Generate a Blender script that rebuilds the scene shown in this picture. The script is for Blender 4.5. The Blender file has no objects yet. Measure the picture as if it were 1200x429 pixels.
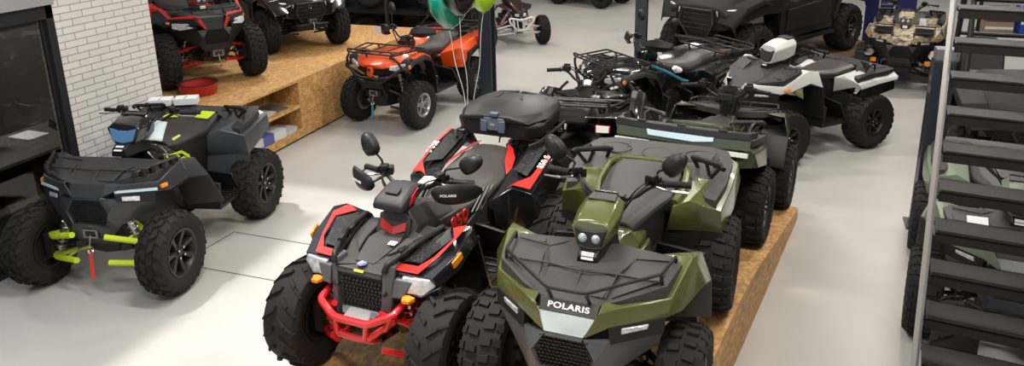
import bpy, bmesh, math, random
from mathutils import Vector, Matrix, Euler
from math import sin, cos, pi, radians as RAD
random.seed(7)
SC = bpy.context.scene
COL = SC.collection

# ---------------------------------------------------------------- materials
MATS = {}
def mat(name, color, rough=.5, metal=0., coat=0., noise=0., nscale=40., bump=0., bscale=120., spec=.5, emit=0., alpha=1.):
    if name in MATS: return MATS[name]
    m = bpy.data.materials.new(name); m.use_nodes = True
    nt = m.node_tree; b = nt.nodes['Principled BSDF']
    c = tuple(color) + (1,)
    b.inputs['Base Color'].default_value = c
    b.inputs['Roughness'].default_value = rough
    b.inputs['Metallic'].default_value = metal
    b.inputs['Coat Weight'].default_value = coat
    b.inputs['Coat Roughness'].default_value = .06
    b.inputs['Specular IOR Level'].default_value = spec
    if emit: 
        b.inputs['Emission Color'].default_value = c; b.inputs['Emission Strength'].default_value = emit
    if alpha < 1: b.inputs['Alpha'].default_value = alpha
    if noise or bump:
        tc = nt.nodes.new('ShaderNodeTexCoord')
    if noise:
        n = nt.nodes.new('ShaderNodeTexNoise'); n.inputs['Scale'].default_value = nscale; n.inputs['Detail'].default_value = 4
        r = nt.nodes.new('ShaderNodeMapRange'); r.inputs['To Min'].default_value = 1-noise; r.inputs['To Max'].default_value = 1+noise
        mx = nt.nodes.new('ShaderNodeMix'); mx.data_type = 'RGBA'; mx.blend_type = 'MULTIPLY'; mx.inputs[0].default_value = 1
        mx.inputs[6].default_value = c
        nt.links.new(tc.outputs['Object'], n.inputs['Vector']); nt.links.new(n.outputs['Fac'], r.inputs['Value'])
        nt.links.new(r.outputs[0], mx.inputs[7]); nt.links.new(mx.outputs[2], b.inputs['Base Color'])
    if bump:
        n = nt.nodes.new('ShaderNodeTexNoise'); n.inputs['Scale'].default_value = bscale; n.inputs['Detail'].default_value = 3
        bp = nt.nodes.new('ShaderNodeBump'); bp.inputs['Strength'].default_value = bump; bp.inputs['Distance'].default_value = .002
        nt.links.new(tc.outputs['Object'], n.inputs['Vector']); nt.links.new(n.outputs['Fac'], bp.inputs['Height'])
        nt.links.new(bp.outputs[0], b.inputs['Normal'])
    MATS[name] = m
    return m

def camo_mat():
    m = bpy.data.materials.new('camo_plastic'); m.use_nodes = True
    nt = m.node_tree; b = nt.nodes['Principled BSDF']; b.inputs['Roughness'].default_value = .5
    tc = nt.nodes.new('ShaderNodeTexCoord'); n = nt.nodes.new('ShaderNodeTexNoise'); n.inputs['Scale'].default_value = 11; n.inputs['Detail'].default_value = 5
    cr = nt.nodes.new('ShaderNodeValToRGB'); cr.color_ramp.interpolation = 'CONSTANT'
    e = cr.color_ramp.elements; e[0].position = 0; e[0].color = (.09, .065, .045, 1); e[1].position = .42; e[1].color = (.33, .25, .17, 1)
    for p, c in ((.5, (.5, .42, .3, 1)), (.57, (.2, .2, .1, 1)), (.63, (.42, .33, .23, 1))):
        x = e.new(p); x.color = c
    nt.links.new(tc.outputs['Object'], n.inputs['Vector']); nt.links.new(n.outputs['Fac'], cr.inputs[0]); nt.links.new(cr.outputs[0], b.inputs['Base Color'])
    return m

def osb_mat():
    m = bpy.data.materials.new('oriented_strand_board'); m.use_nodes = True
    nt = m.node_tree; b = nt.nodes['Principled BSDF']; b.inputs['Roughness'].default_value = .62
    tc = nt.nodes.new('ShaderNodeTexCoord')
    v = nt.nodes.new('ShaderNodeTexVoronoi'); v.inputs['Scale'].default_value = 44; v.inputs['Randomness'].default_value = 1
    n = nt.nodes.new('ShaderNodeTexNoise'); n.inputs['Scale'].default_value = 9; n.inputs['Detail'].default_value = 6
    mp = nt.nodes.new('ShaderNodeMapping'); mp.inputs['Scale'].default_value = (1, .55, 1)
    cr = nt.nodes.new('ShaderNodeValToRGB'); e = cr.color_ramp.elements
    e[0].position = .05; e[0].color = (.27, .115, .03, 1); e[1].position = .9; e[1].color = (.74, .44, .17, 1)
    x = e.new(.5); x.color = (.52, .29, .105, 1)
    mx = nt.nodes.new('ShaderNodeMix'); mx.data_type = 'FLOAT'; mx.inputs[0].default_value = .5
    sp = nt.nodes.new('ShaderNodeSeparateColor')
    L = nt.links.new
    L(tc.outputs['Object'], mp.inputs[0]); L(mp.outputs[0], v.inputs['Vector']); L(mp.outputs[0], n.inputs['Vector'])
    L(v.outputs['Color'], sp.inputs[0]); L(sp.outputs[0], mx.inputs[2]); L(n.outputs['Fac'], mx.inputs[3])
    L(mx.outputs[0], cr.inputs[0]); L(cr.outputs[0], b.inputs['Base Color'])
    return m

def brick_mat():
    m = bpy.data.materials.new('white_brick'); m.use_nodes = True
    nt = m.node_tree; b = nt.nodes['Principled BSDF']; b.inputs['Roughness'].default_value = .7
    tc = nt.nodes.new('ShaderNodeTexCoord'); sx = nt.nodes.new('ShaderNodeSeparateXYZ'); cx = nt.nodes.new('ShaderNodeCombineXYZ')
    br = nt.nodes.new('ShaderNodeTexBrick'); br.offset = .5
    br.inputs['Color1'].default_value = (.73, .70, .67, 1); br.inputs['Color2'].default_value = (.67, .645, .615, 1); br.inputs['Mortar'].default_value = (.27, .26, .25, 1)
    br.inputs['Scale'].default_value = 1; br.inputs['Mortar Size'].default_value = .0042; br.inputs['Mortar Smooth'].default_value = .2; br.inputs['Bias'].default_value = 0
    br.inputs['Brick Width'].default_value = .228; br.inputs['Row Height'].default_value = .0625
    bp = nt.nodes.new('ShaderNodeBump'); bp.inputs['Strength'].default_value = .35; bp.inputs['Distance'].default_value = .004; bp.invert = True
    L = nt.links.new
    L(tc.outputs['Object'], sx.inputs[0]); L(sx.outputs['Y'], cx.inputs['X']); L(sx.outputs['Z'], cx.inputs['Y'])
    L(cx.outputs[0], br.inputs['Vector']); L(br.outputs['Color'], b.inputs['Base Color']); L(br.outputs['Fac'], bp.inputs['Height']); L(bp.outputs[0], b.inputs['Normal'])
    return m

def floor_mat():
    m = bpy.data.materials.new('polished_concrete'); m.use_nodes = True
    nt = m.node_tree; b = nt.nodes['Principled BSDF']
    tc = nt.nodes.new('ShaderNodeTexCoord'); n = nt.nodes.new('ShaderNodeTexNoise'); n.inputs['Scale'].default_value = .9; n.inputs['Detail'].default_value = 7
    cr = nt.nodes.new('ShaderNodeValToRGB'); e = cr.color_ramp.elements
    e[0].position = .3; e[0].color = (.455, .438, .412, 1); e[1].position = .7; e[1].color = (.53, .513, .487, 1)
    r = nt.nodes.new('ShaderNodeMapRange'); r.inputs['To Min'].default_value = .26; r.inputs['To Max'].default_value = .4
    L = nt.links.new
    L(tc.outputs['Object'], n.inputs['Vector']); L(n.outputs['Fac'], cr.inputs[0]); L(cr.outputs[0], b.inputs['Base Color'])
    L(n.outputs['Fac'], r.inputs['Value']); L(r.outputs[0], b.inputs['Roughness'])
    return m

def glass_mat(name='window_glass', tint=(.70, .72, .73)):
    m = bpy.data.materials.new(name); m.use_nodes = True; nt = m.node_tree
    nt.nodes.remove(nt.nodes['Principled BSDF'])
    t = nt.nodes.new('ShaderNodeBsdfTransparent'); t.inputs[0].default_value = tint + (1,)
    g = nt.nodes.new('ShaderNodeBsdfGlossy'); g.inputs['Roughness'].default_value = .02
    lw = nt.nodes.new('ShaderNodeLayerWeight'); lw.inputs[0].default_value = .5; pw = nt.nodes.new('ShaderNodeMath'); pw.operation = 'POWER'; pw.inputs[1].default_value = 4; f = nt.nodes.new('ShaderNodeMapRange'); f.inputs['To Min'].default_value = .05; f.inputs['To Max'].default_value = .8
    mx = nt.nodes.new('ShaderNodeMixShader'); o = nt.nodes['Material Output']
    L = nt.links.new
    L(lw.outputs['Facing'], pw.inputs[0]); L(pw.outputs[0], f.inputs['Value']); L(f.outputs[0], mx.inputs[0]); L(t.outputs[0], mx.inputs[1]); L(g.outputs[0], mx.inputs[2]); L(mx.outputs[0], o.inputs[0])
    return m

def carbon_mat(name, base, hi, scale=90):
    m = bpy.data.materials.new(name); m.use_nodes = True; nt = m.node_tree; b = nt.nodes['Principled BSDF']
    b.inputs['Roughness'].default_value = .3; b.inputs['Coat Weight'].default_value = .4
    tc = nt.nodes.new('ShaderNodeTexCoord'); v = nt.nodes.new('ShaderNodeTexNoise'); v.inputs['Scale'].default_value = scale
    cr = nt.nodes.new('ShaderNodeValToRGB'); e = cr.color_ramp.elements; e[0].position = .45; e[0].color = base + (1,); e[1].position = .75; e[1].color = hi + (1,)
    nt.links.new(tc.outputs['Object'], v.inputs[0]); nt.links.new(v.outputs[0], cr.inputs[0]); nt.links.new(cr.outputs[0], b.inputs['Base Color'])
    return m

M_RUB = mat('tire_rubber', (.014, .0135, .0135), .8, bump=.3, bscale=60, spec=.3)
M_BLK = mat('black_plastic', (.010, .010, .011), .45, bump=.15, bscale=300, spec=.4)
M_GLB = mat('gloss_black_paint', (.010, .010, .012), .16, coat=.6)
M_DGR = mat('dark_grey_plastic', (.028, .028, .030), .5, bump=.2, bscale=300, spec=.4)
M_MGR = mat('rack_grey_plastic', (.050, .046, .044), .55, bump=.25, bscale=300, spec=.4)
M_SLT = mat('slate_grey_paint', (.050, .056, .066), .38, coat=.2)
M_RIM = mat('black_alloy', (.020, .020, .021), .38, metal=.4)
M_STL = mat('brushed_steel', (.45, .45, .46), .32, metal=1)
M_CHR = mat('chrome', (.8, .8, .82), .12, metal=1)
M_ENG = mat('engine_dark_metal', (.035, .034, .034), .5, metal=.5)
M_RED = mat('red_paint', (.53, .022, .016), .3, coat=.5)
M_REDT = mat('red_tube_paint', (.55, .015, .02), .3, coat=.6)
M_ORG = mat('orange_paint', (.80, .085, .008), .3, coat=.5)
M_GRN = mat('olive_green_plastic', (.088, .098, .026), .27, coat=.6)
M_DGN = mat('dark_olive_plastic', (.035, .046, .012), .3, coat=.6)
M_LIM = mat('lime_paint', (.55, .70, .03), .4)
M_WHT = mat('white_plastic', (.62, .61, .59), .35, coat=.3)
M_LBL = mat('white_label', (.8, .8, .78), .5)
M_FLM = mat('silver_film', (.62, .68, .66), .2, metal=.55, bump=.6, bscale=18)
M_BFL = mat('blue_white_film', (.50, .66, .74), .25, bump=.6, bscale=30)
M_SCR = mat('blue_screen_film', (.09, .22, .42), .25)
M_LNS = mat('headlight_lens', (.66, .69, .73), .12, metal=.4, bump=.6, bscale=40, noise=.75, nscale=38)
M_AMB = mat('amber_lens', (.85, .25, .01), .25, coat=.5)
M_TAIL = mat('tail_lens', (.35, .02, .015), .25, coat=.5)
M_SEAT = mat('seat_vinyl', (.024, .022, .021), .5, bump=.35, bscale=250)
M_SEATB = mat('brown_seat_vinyl', (.046, .038, .034), .42, bump=.35, bscale=250)
M_CAMO = camo_mat()
M_OSB = osb_mat()
M_STP = mat('red_strap', (.65, .05, .04), .7)
M_TEAL = mat('teal_strap', (.03, .22, .30), .6)
M_PAP = mat('paper', (.78, .80, .80), .7)

# ---------------------------------------------------------------- mesh builder
class MB:
    def __init__(s): s.v = []; s.f = []
    def add(s, vs, fs):
        o = len(s.v); s.v += [tuple(v) for v in vs]; s.f += [tuple(i+o for i in f) for f in fs]; return s
    def hexa(s, p):                               # 8 points: bottom ring 0-3, top ring 4-7
        return s.add(p, [(3, 2, 1, 0), (4, 5, 6, 7), (0, 1, 5, 4), (1, 2, 6, 5), (2, 3, 7, 6), (3, 0, 4, 7)])
    def box(s, c, d, rz=0, rot=None):
        R = (rot if rot else Euler((0, 0, rz))).to_matrix(); c = Vector(c); h = Vector(d)/2
        P = [c + R @ Vector((sx*h.x, sy*h.y, sz*h.z)) for sz in (-1, 1) for sx, sy in ((-1, -1), (1, -1), (1, 1), (-1, 1))]
        return s.hexa(P)
    def slab(s, top, down=(0, 0, -.03)):           # polygon extruded along a vector
        n = len(top); d = Vector(down)
        b = [Vector(p) + d for p in top]
        return s.add(list(top) + b, [tuple(range(n)), tuple(range(2*n-1, n-1, -1))] + [(i, i+n, (i+1) % n + n, (i+1) % n) for i in range(n)])
    def tube(s, path, r, n=8, closed=False):
        P = [Vector(p) for p in path]; m = len(P)
        rs = r if isinstance(r, (list, tuple)) else [r]*m
        up = None; vs = []
        for i in range(m):
            if closed: t = (P[(i+1) % m] - P[i-1])
            else: t = P[min(i+1, m-1)] - P[max(i-1, 0)]
            if t.length < 1e-9: t = Vector((0, 0, 1))
            t.normalize()
            if up is None:
                a = Vector((0, 0, 1)) if abs(t.z) < .9 else Vector((1, 0, 0)); up = (a - t*a.dot(t)).normalized()
            else:
                up = up - t*up.dot(t)
                up = up.normalized() if up.length > 1e-6 else t.orthogonal().normalized()
            w = t.cross(up)
            vs += [P[i] + rs[i]*(up*cos(2*pi*k/n) + w*sin(2*pi*k/n)) for k in range(n)]
        fs = []
        for i in range(m if closed else m-1):
            a = i*n; b = ((i+1) % m)*n
            fs += [(a+k, a+(k+1) % n, b+(k+1) % n, b+k) for k in range(n)]
        if not closed: fs += [tuple(range(n-1, -1, -1)), tuple(range((m-1)*n, m*n))]
        return s.add(vs, fs)
    def lathe(s, prof, c=(0, 0, 0), axis='y', n=32, closed=True):   # prof: (along, radius)
        vs = []; fs = []; m = len(prof)
        for k in range(n):
            a = 2*pi*k/n
            for (h, r) in prof:
                p = {'y': (r*sin(a), h, r*cos(a)), 'z': (r*cos(a), r*sin(a), h), 'x': (h, r*cos(a), r*sin(a))}[axis]
                vs.append((p[0]+c[0], p[1]+c[1], p[2]+c[2]))
        for k in range(n):
            a = k*m; b = ((k+1) % n)*m
            for i in range(m if closed else m-1):
                j = (i+1) % m
                fs.append((a+i, a+j, b+j, b+i))
        if not closed:
            for i in (0, m-1):
                if prof[i][1] > 1e-6: fs.append(tuple(k*m+i for k in range(n)))
        return s.add(vs, fs)
    def loft(s, secs, caps=True, closed=True):      # rings of equal length
        n = len(secs[0]); vs = [p for q in secs for p in q]; fs = []
        for i in range(len(secs)-1):
            for k in range(n if closed else n-1):
                fs.append((i*n+k, i*n+(k+1) % n, (i+1)*n+(k+1) % n, (i+1)*n+k))
        if caps and closed: fs += [tuple(range(n-1, -1, -1)), tuple(range((len(secs)-1)*n, len(secs)*n))]
        return s.add(vs, fs)
    def hull(s, secs):                              # secs: (x, [(y,z) from the top centre outwards and down]); mirrored to a closed body
        R = []
        for x, pr in secs:
            ring = [(x if not isinstance(x, (list, tuple)) else x[i], y, z) for i, (y, z) in enumerate(pr)]
            ring += [(a, -y, z) for (a, y, z) in reversed(ring) if abs(y) > 1e-5]
            R.append(ring)
        return s.loft(R)
    def ball(s, c, r, nu=20, nv=12):
        rr = r if isinstance(r, (list, tuple)) else (r, r, r)
        vs = []; fs = []
        for j in range(1, nv):
            t = pi*j/nv
            vs += [(c[0]+rr[0]*sin(t)*cos(2*pi*k/nu), c[1]+rr[1]*sin(t)*sin(2*pi*k/nu), c[2]+rr[2]*cos(t)) for k in range(nu)]
        o = len(vs); vs += [(c[0], c[1], c[2]+rr[2]), (c[0], c[1], c[2]-rr[2])]
        for j in range(nv-2): fs += [(j*nu+k, (j+1)*nu+k, (j+1)*nu+(k+1) % nu, j*nu+(k+1) % nu) for k in range(nu)]
        fs += [(o, k, (k+1) % nu) for k in range(nu)] + [(o+1, (nv-2)*nu+(k+1) % nu, (nv-2)*nu+k) for k in range(nu)]
        return s.add(vs, fs)
    def mirror(s):                                  # double everything across y = 0
        o = len(s.v); s.v += [(x, -y, z) for x, y, z in s.v]; s.f += [tuple(i+o for i in reversed(f)) for f in s.f]; return s
    def map(s, fn): s.v = [tuple(fn(*v)) for v in s.v]; return s
    def mesh(s, name, m, smooth=35):
        me = bpy.data.meshes.new(name); me.from_pydata(s.v, [], s.f); me.materials.append(m)
        bm = bmesh.new(); bm.from_mesh(me); bmesh.ops.remove_doubles(bm, verts=bm.verts, dist=1e-5)
        bmesh.ops.recalc_face_normals(bm, faces=bm.faces); bm.to_mesh(me); bm.free()
        if smooth:
            me.polygons.foreach_set('use_smooth', [True]*len(me.polygons)); me.set_sharp_from_angle(angle=RAD(smooth))
        return me
    def build(s, name, m, parent=None, smooth=35, solid=0, bevel=0, sub=0, loc=None, rz=None, off=-1):
        if WARP[0]: s.map(WARP[0])
        o = bpy.data.objects.new(name, s.mesh(name, m, smooth)); COL.objects.link(o)
        if parent: o.parent = parent
        if loc is not None: o.location = loc
        if rz is not None: o.rotation_euler = (0, 0, rz)
        if solid:
            q = o.modifiers.new('thickness', 'SOLIDIFY'); q.thickness = solid; q.offset = off
        if sub:
            q = o.modifiers.new('round', 'SUBSURF'); q.levels = sub; q.render_levels = sub
        if bevel:
            q = o.modifiers.new('edges', 'BEVEL'); q.width = bevel; q.segments = 2; q.limit_method = 'ANGLE'; q.angle_limit = RAD(28)
        return o
WARP = [None]

def inst(name, me, parent=None, loc=(0, 0, 0), rot=(0, 0, 0), scale=(1, 1, 1)):
    o = bpy.data.objects.new(name, me); COL.objects.link(o)
    if parent: o.parent = parent
    o.location = loc; o.rotation_euler = rot; o.scale = scale
    return o
def thing(name, label, cat, loc=(0, 0, 0), rz=0, group=None, ry=0):
    o = bpy.data.objects.new(name, None); COL.objects.link(o); o.empty_display_size = .1
    o.location = loc; o.rotation_mode = 'XYZ'; o.rotation_euler = (0, ry, rz)
    tag(o, label, cat, group); return o
def tag(o, label, cat, group=None):
    o['label'] = label; o['category'] = cat
    if group: o['group'] = group
    return o
def struct(o): o['kind'] = 'structure'; return o
def copy_tree(o, parent=None, keep=None):
    c = o.copy(); COL.objects.link(c); c.parent = parent
    for ch in list(o.children):
        if keep is None or keep(ch): copy_tree(ch, c)
    return c
def text(name, body, size, m, parent, loc, xdir, ydir, ext=.002, bold=0., space=1., shear=0., sx=1.):
    cu = bpy.data.curves.new(name, 'FONT'); cu.body = body; cu.size = size; cu.extrude = ext; cu.align_x = 'CENTER'; cu.align_y = 'CENTER'
    cu.offset = bold; cu.space_character = space; cu.shear = shear; cu.materials.append(m)
    t = bpy.data.objects.new(name, cu); COL.objects.link(t); me = bpy.data.meshes.new_from_object(t.evaluated_get(bpy.context.evaluated_depsgraph_get())); bpy.data.objects.remove(t)
    o = bpy.data.objects.new(name, me); COL.objects.link(o); o.parent = parent
    X = Vector(xdir).normalized(); Y = Vector(ydir); Y = (Y - X*Y.dot(X)).normalized(); Z = X.cross(Y)
    R = Matrix((X, Y, Z)).transposed().to_4x4()
    p = Vector(loc)
    if WARP[0]: p = Vector(WARP[0](*p))
    o.matrix_local = Matrix.Translation(p) @ R @ Matrix.Diagonal((sx, 1, 1, 1))
    return o
def arc(c, r, a0, a1, n, plane='xz'):
    out = []
    for i in range(n+1):
        a = RAD(a0 + (a1-a0)*i/n); u, v = r*cos(a), r*sin(a)
        out.append({'xz': (c[0]+u, c[1], c[2]+v), 'yz': (c[0], c[1]+u, c[2]+v), 'xy': (c[0]+u, c[1]+v, c[2])}[plane])
    return out
def rnd(path, r=.03, n=4):                           # round the corners of a polyline
    P = [Vector(p) for p in path]; out = [P[0]]
    for i in range(1, len(P)-1):
        a = P[i-1]-P[i]; b = P[i+1]-P[i]; d = min(r, a.length*.45, b.length*.45)
        A = P[i]+a.normalized()*d; B = P[i]+b.normalized()*d
        for k in range(n+1):
            t = k/n; out.append(A*(1-t)**2 + P[i]*2*t*(1-t) + B*t*t)
    out.append(P[-1]); return out
def helix(a, b, r, turns, n=10):
    a = Vector(a); b = Vector(b); d = b-a; t = d.normalized(); u = t.orthogonal().normalized(); w = t.cross(u); N = int(turns*n)
    return [a + d*(i/N) + r*(u*cos(2*pi*i/n) + w*sin(2*pi*i/n)) for i in range(N+1)]
# ---------------------------------------------------------------- wheels
WH = {}
def tire_mesh(r, w, rr, style):
    k = ('t', r, w, rr, style)
    if k in WH: return WH[k]
    b = MB(); h = w/2; t = r-.022
    half = [(h*.72, rr*.97), (h*.80, rr+.012), (h*.96, rr+(t-rr)*.45), (h*.98, rr+(t-rr)*.68), (h*.88, t-.012), (h*.62, t-.002)]
    b.lathe([(-y, q) for y, q in half] + [(0, t)] + [(y, q) for y, q in reversed(half)] + [(h*.5, rr*.95), (-h*.5, rr*.95)], n=40)
    def rad(y):
        y = abs(y)/h
        return t if y < .62 else t - (y-.62)/.36*.03
    def lug(pts, hh):                               # pts: (theta, y) x4
        lo = []; hi = []
        for th, y in pts:
            q = rad(y)-.006; lo.append((q*sin(th), y, q*cos(th)))
        cth = sum(p[0] for p in pts)/4; cy = sum(p[1] for p in pts)/4
        for th, y in pts:
            th = cth+(th-cth)*.82; y2 = cy+(y-cy)*.86; q = rad(y2)+hh; hi.append((q*sin(th), y2, q*cos(th)))
        b.hexa(lo+hi)
    if style == 'chevron':
        N = 17
        for i in range(N):
            for sgn in (1, -1):
                a = 2*pi*(i+(.5 if sgn < 0 else 0))/N; d = .085
                lug([(a, sgn*.012), (a+d, sgn*.012), (a+d*.95-.16, sgn*h*.6), (a-.13, sgn*h*.55)], .018)
                lug([(a-.13, sgn*h*.57), (a+d*1.1-.16, sgn*h*.6), (a-.02-.2, sgn*h*.99), (a-.17-.10, sgn*h*.99)], .016)
    elif style == 'block':
        N = 20
        for i in range(N):
            a = 2*pi*i/N
            for q, (y, o) in enumerate(((-.7, 0), (-.24, .5), (.24, 0), (.7, .5))):
                c = a+o*2*pi/N; y0 = y*h; e = .1 if q in (1, 2) else .085; sk = .05*(1 if q % 2 else -1)
                dy = h*.2
                lug([(c-e-sk, y0-dy), (c+e-sk, y0-dy), (c+e+sk, y0+dy), (c-e+sk, y0+dy)], .017)
            for sgn in (1, -1):
                c = a+.25*2*pi/N*sgn
                lug([(c-.06, sgn*h*.9), (c+.06, sgn*h*.9), (c+.05, sgn*h*1.0), (c-.05, sgn*h*1.0)], .012)
    else:                                           # 'bar': wide transverse bars
        N = 24
        for i in range(N):
            a = 2*pi*i/N
            for sgn in (1, -1):
                c = a+(.5 if sgn > 0 else 0)*2*pi/N
                lug([(c-.06, sgn*h*.06), (c+.06, sgn*h*.06), (c+.09, sgn*h*.6), (c-.04, sgn*h*.6)], .014)
                lug([(c-.05, sgn*h*.66), (c+.1, sgn*h*.66), (c+.1, sgn*h*.99), (c-.05, sgn*h*.99)], .013)
    WH[k] = b.mesh('tire', M_RUB, 30)
    return WH[k]
def rim_mesh(r, w, rr, style, m, nuts=True):
    k = ('r', rr, w, style, m.name, nuts)
    if k in WH: return WH[k]
    b = MB(); h = w/2; f = h*.62
    b.lathe([(-h*.8, rr), (-h*.8, rr*.9), (-h*.4, rr*.8), (h*.55, rr*.84), (h*.78, rr*.93), (h*.82, rr*1.03), (h*.72, rr*1.0), (h*.6, rr*.9), (-h*.3, rr*.86), (-h*.7, rr*.95)], n=32)
    b.lathe([(f*.3, 0), (f*.3, rr*.34), (f*.8, rr*.30), (f*.95, rr*.16), (f*1.05, rr*.15), (f*1.08, 0)], n=20, closed=False)
    n = {'seven': 7, 'ten': 5, 'eight': 8}[style]
    for i in range(n):
        for o in ((-.13, .13) if style == 'ten' else (0,)):
            a = 2*pi*i/n; ra, rb = rr*.26, rr*.9
            a2 = a+o*1.3; wd = rr*{'ten': .10, 'eight': .14, 'seven': .22}[style]
            pa = Vector((sin(a+o*.4)*ra, 0, cos(a+o*.4)*ra)); pb = Vector((sin(a2)*rb, 0, cos(a2)*rb))
            t = (pb-pa).normalized(); s_ = Vector((t.z, 0, -t.x))*wd*.5
            y0, y1, yb0, yb1 = f*.45, f*.85, f*.55, f*1.15
            b.hexa([pa-s_+Vector((0, y0, 0)), pa+s_+Vector((0, y0, 0)), pb+s_*1.3+Vector((0, yb0, 0)), pb-s_*1.3+Vector((0, yb0, 0)),
                    pa-s_*.7+Vector((0, y1, 0)), pa+s_*.7+Vector((0, y1, 0)), pb+s_*.9+Vector((0, yb1, 0)), pb-s_*.9+Vector((0, yb1, 0))])
    b.lathe([(-h*.3, 0), (-h*.3, rr*.8), (-h*.25, rr*.8), (-h*.22, 0)], n=20, closed=False)
    me = b.mesh('wheel', m, 30)
    if nuts:
        n2 = nuts_mesh(rr, w); n2.polygons.foreach_set('material_index', [1]*len(n2.polygons))
        me.materials.append(M_CHR); bm = bmesh.new(); bm.from_mesh(me); bm.from_mesh(n2); bm.to_mesh(me); bm.free()
        me.polygons.foreach_set('use_smooth', [True]*len(me.polygons)); me.set_sharp_from_angle(angle=RAD(30))
    WH[k] = me
    return WH[k]
def nuts_mesh(rr, w):
    k = ('n', rr, w)
    if k in WH: return WH[k]
    b = MB(); f = w*.31
    for i in range(4):
        a = pi/4+i*pi/2; b.lathe([(f*.8, 0), (f*.8, .012), (f*1.25, .010), (f*1.3, 0)], c=(sin(a)*rr*.24, 0, cos(a)*rr*.24), n=8, closed=False)
    WH[k] = b.mesh('lug_nuts', M_CHR, 30)
    return WH[k]
def wheel(root, x, y, r, w, rr, tread, rim, rm, steer=0, nuts=True):
    left = y > 0
    o = inst('wheel', rim_mesh(r, w, rr, rim, rm, nuts), root, (x, y, r), (0, random.uniform(0, 6), (0 if left else pi)+steer))
    inst('tire', tire_mesh(r, w, rr, tread), o)
    return o
def wheels(root, xf, xr, yo, r, wf=.23, wr=.27, rr=.17, tread='block', rim='seven', rm=None, steer=0, nuts=True):
    for x, w, st in ((xf, wf, steer), (xr, wr, 0)):
        for s in (1, -1): wheel(root, x, s*(yo-w/2), r, w, rr, tread, rim, rm or M_RIM, st, nuts)

# ---------------------------------------------------------------- common running gear
def shock(root, a, b, spring_m, body_m=None):
    a = Vector(a); b = Vector(b); t = (b-a)
    o = MB().tube([a, a+t*.55], .022, 10).tube([a+t*.5, b], .012, 8).tube([a-t*.02, a+t*.04], .03, 10).tube([b-t*.12, b-t*.08], .036, 12).tube([a+t*.14, a+t*.18], .036, 12).build('shock_absorber', body_m or M_STL, root)
    MB().tube(helix(a+t*.16, b-t*.1, .035, 7, 10), .0065, 6).build('spring', spring_m, o)
def suspension(root, xf, xr, yo, r, arm_m, spring_m, wf=.23, wr=.27, top=.72, ar=.017):
    for x, w, fr in ((xf, wf, 1), (xr, wr, -1)):
        for s in (1, -1):
            yh = s*(yo-w+.01)
            for z0, z1 in ((.52, r+.09), (.30, r-.09)):
                hub = (x, yh, z1)
                b = MB()
                b.tube(rnd([(x+.16, s*.14, z0), (x+.04, yh-s*.05, z1), hub], .03), ar, 8)
                b.tube(rnd([(x-.16, s*.14, z0), (x-.04, yh-s*.05, z1), hub], .03), ar, 8)
                b.tube([(x+.09, s*.14+(yh-s*.14)*.45, z0+(z1-z0)*.45), (x-.09, s*.14+(yh-s*.14)*.45, z0+(z1-z0)*.45)], .012, 6)
                b.build('suspension_arm', arm_m, root)
            shock(root, (x+.02, s*.22, top), (x+.02, yh-s*.07, r-.04), spring_m)
            MB().tube([(x, s*.12, .37), (x, yh+s*.06, r)], .014, 8).lathe([(-.05, .03), (-.02, .045), (.02, .03), (.05, .02)], c=(x, s*.2, .37), n=10, closed=False).box((x, yh+s*.02, r), (.08, .05, .2)).build('half_shaft', M_ENG, root)
def chassis(root, x0, x1, zt=.66, hw=.17):
    b = MB()
    b.hull([(x1, [(0, .5), (hw*.7, .5), (hw*.8, .32), (0, .30)]), (x1*.7, [(0, zt-.05), (hw*.9, zt-.06), (hw, .30), (0, .26)]), (.1, [(0, zt), (hw, zt-.03), (hw*1.1, .27), (0, .24)]),
            (x0*.75, [(0, zt), (hw, zt-.05), (hw, .28), (0, .25)]), (x0, [(0, zt-.12), (hw*.7, zt-.14), (hw*.75, .33), (0, .31)])])
    for s in (1, -1):
        b.tube(rnd([(x1, s*hw, .62), (x1*.4, s*(hw+.04), .30), (x0*.5, s*(hw+.04), .29), (x0, s*hw, .6)], .08), .018, 8)
    o = b.build('frame', M_BLK, root)
    e = MB()
    e.lathe([(-.2, .0), (-.2, .11), (-.14, .13), (.14, .13), (.2, .11), (.2, 0)], c=(-.1, 0, .46), n=20, closed=False)
    e.lathe([(.16, 0), (.16, .14), (.21, .13), (.22, 0)], c=(-.28, 0, .42), n=20, closed=False)
    for i in range(5): e.box((.12, 0, .45+.035*i), (.22, .28, .014))
    e.build('engine', M_ENG, root)
    MB().lathe([(-.16, 0), (-.16, .05), (-.12, .075), (.12, .075), (.16, .05), (.17, .03), (.2, .028), (.2, 0)], c=(x0*.9, -.17, .56), axis='x', n=16, closed=False).build('muffler', M_STL, root)
def footwell(root, x0, x1, yi, yo, z, m=None):
    for s in (1, -1):
        b = MB()
        b.slab([(x0, s*yi, z), (x1, s*yi, z), (x1, s*yo, z+.01), (x0, s*yo, z+.01)], (0, 0, -.03))
        n = 7
        for i in range(n):
            x = x0+(x1-x0)*(i+.5)/n; b.box((x, s*(yi+yo)/2, z+.012), (.02, abs(yo-yi)*.8, .02))
        b.slab([(x0, s*yi, z), (x0-.07, s*yi, z+.22), (x0-.07, s*(yo-.03), z+.20), (x0, s*yo, z+.01)], (-.03, 0, 0))
        b.slab([(x1, s*yi, z), (x1+.1, s*yi, z+.25), (x1+.1, s*(yo-.02), z+.22), (x1, s*yo, z+.01)], (.03, 0, 0))
        b.build('footwell', m or M_BLK, root, bevel=.006)
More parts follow.
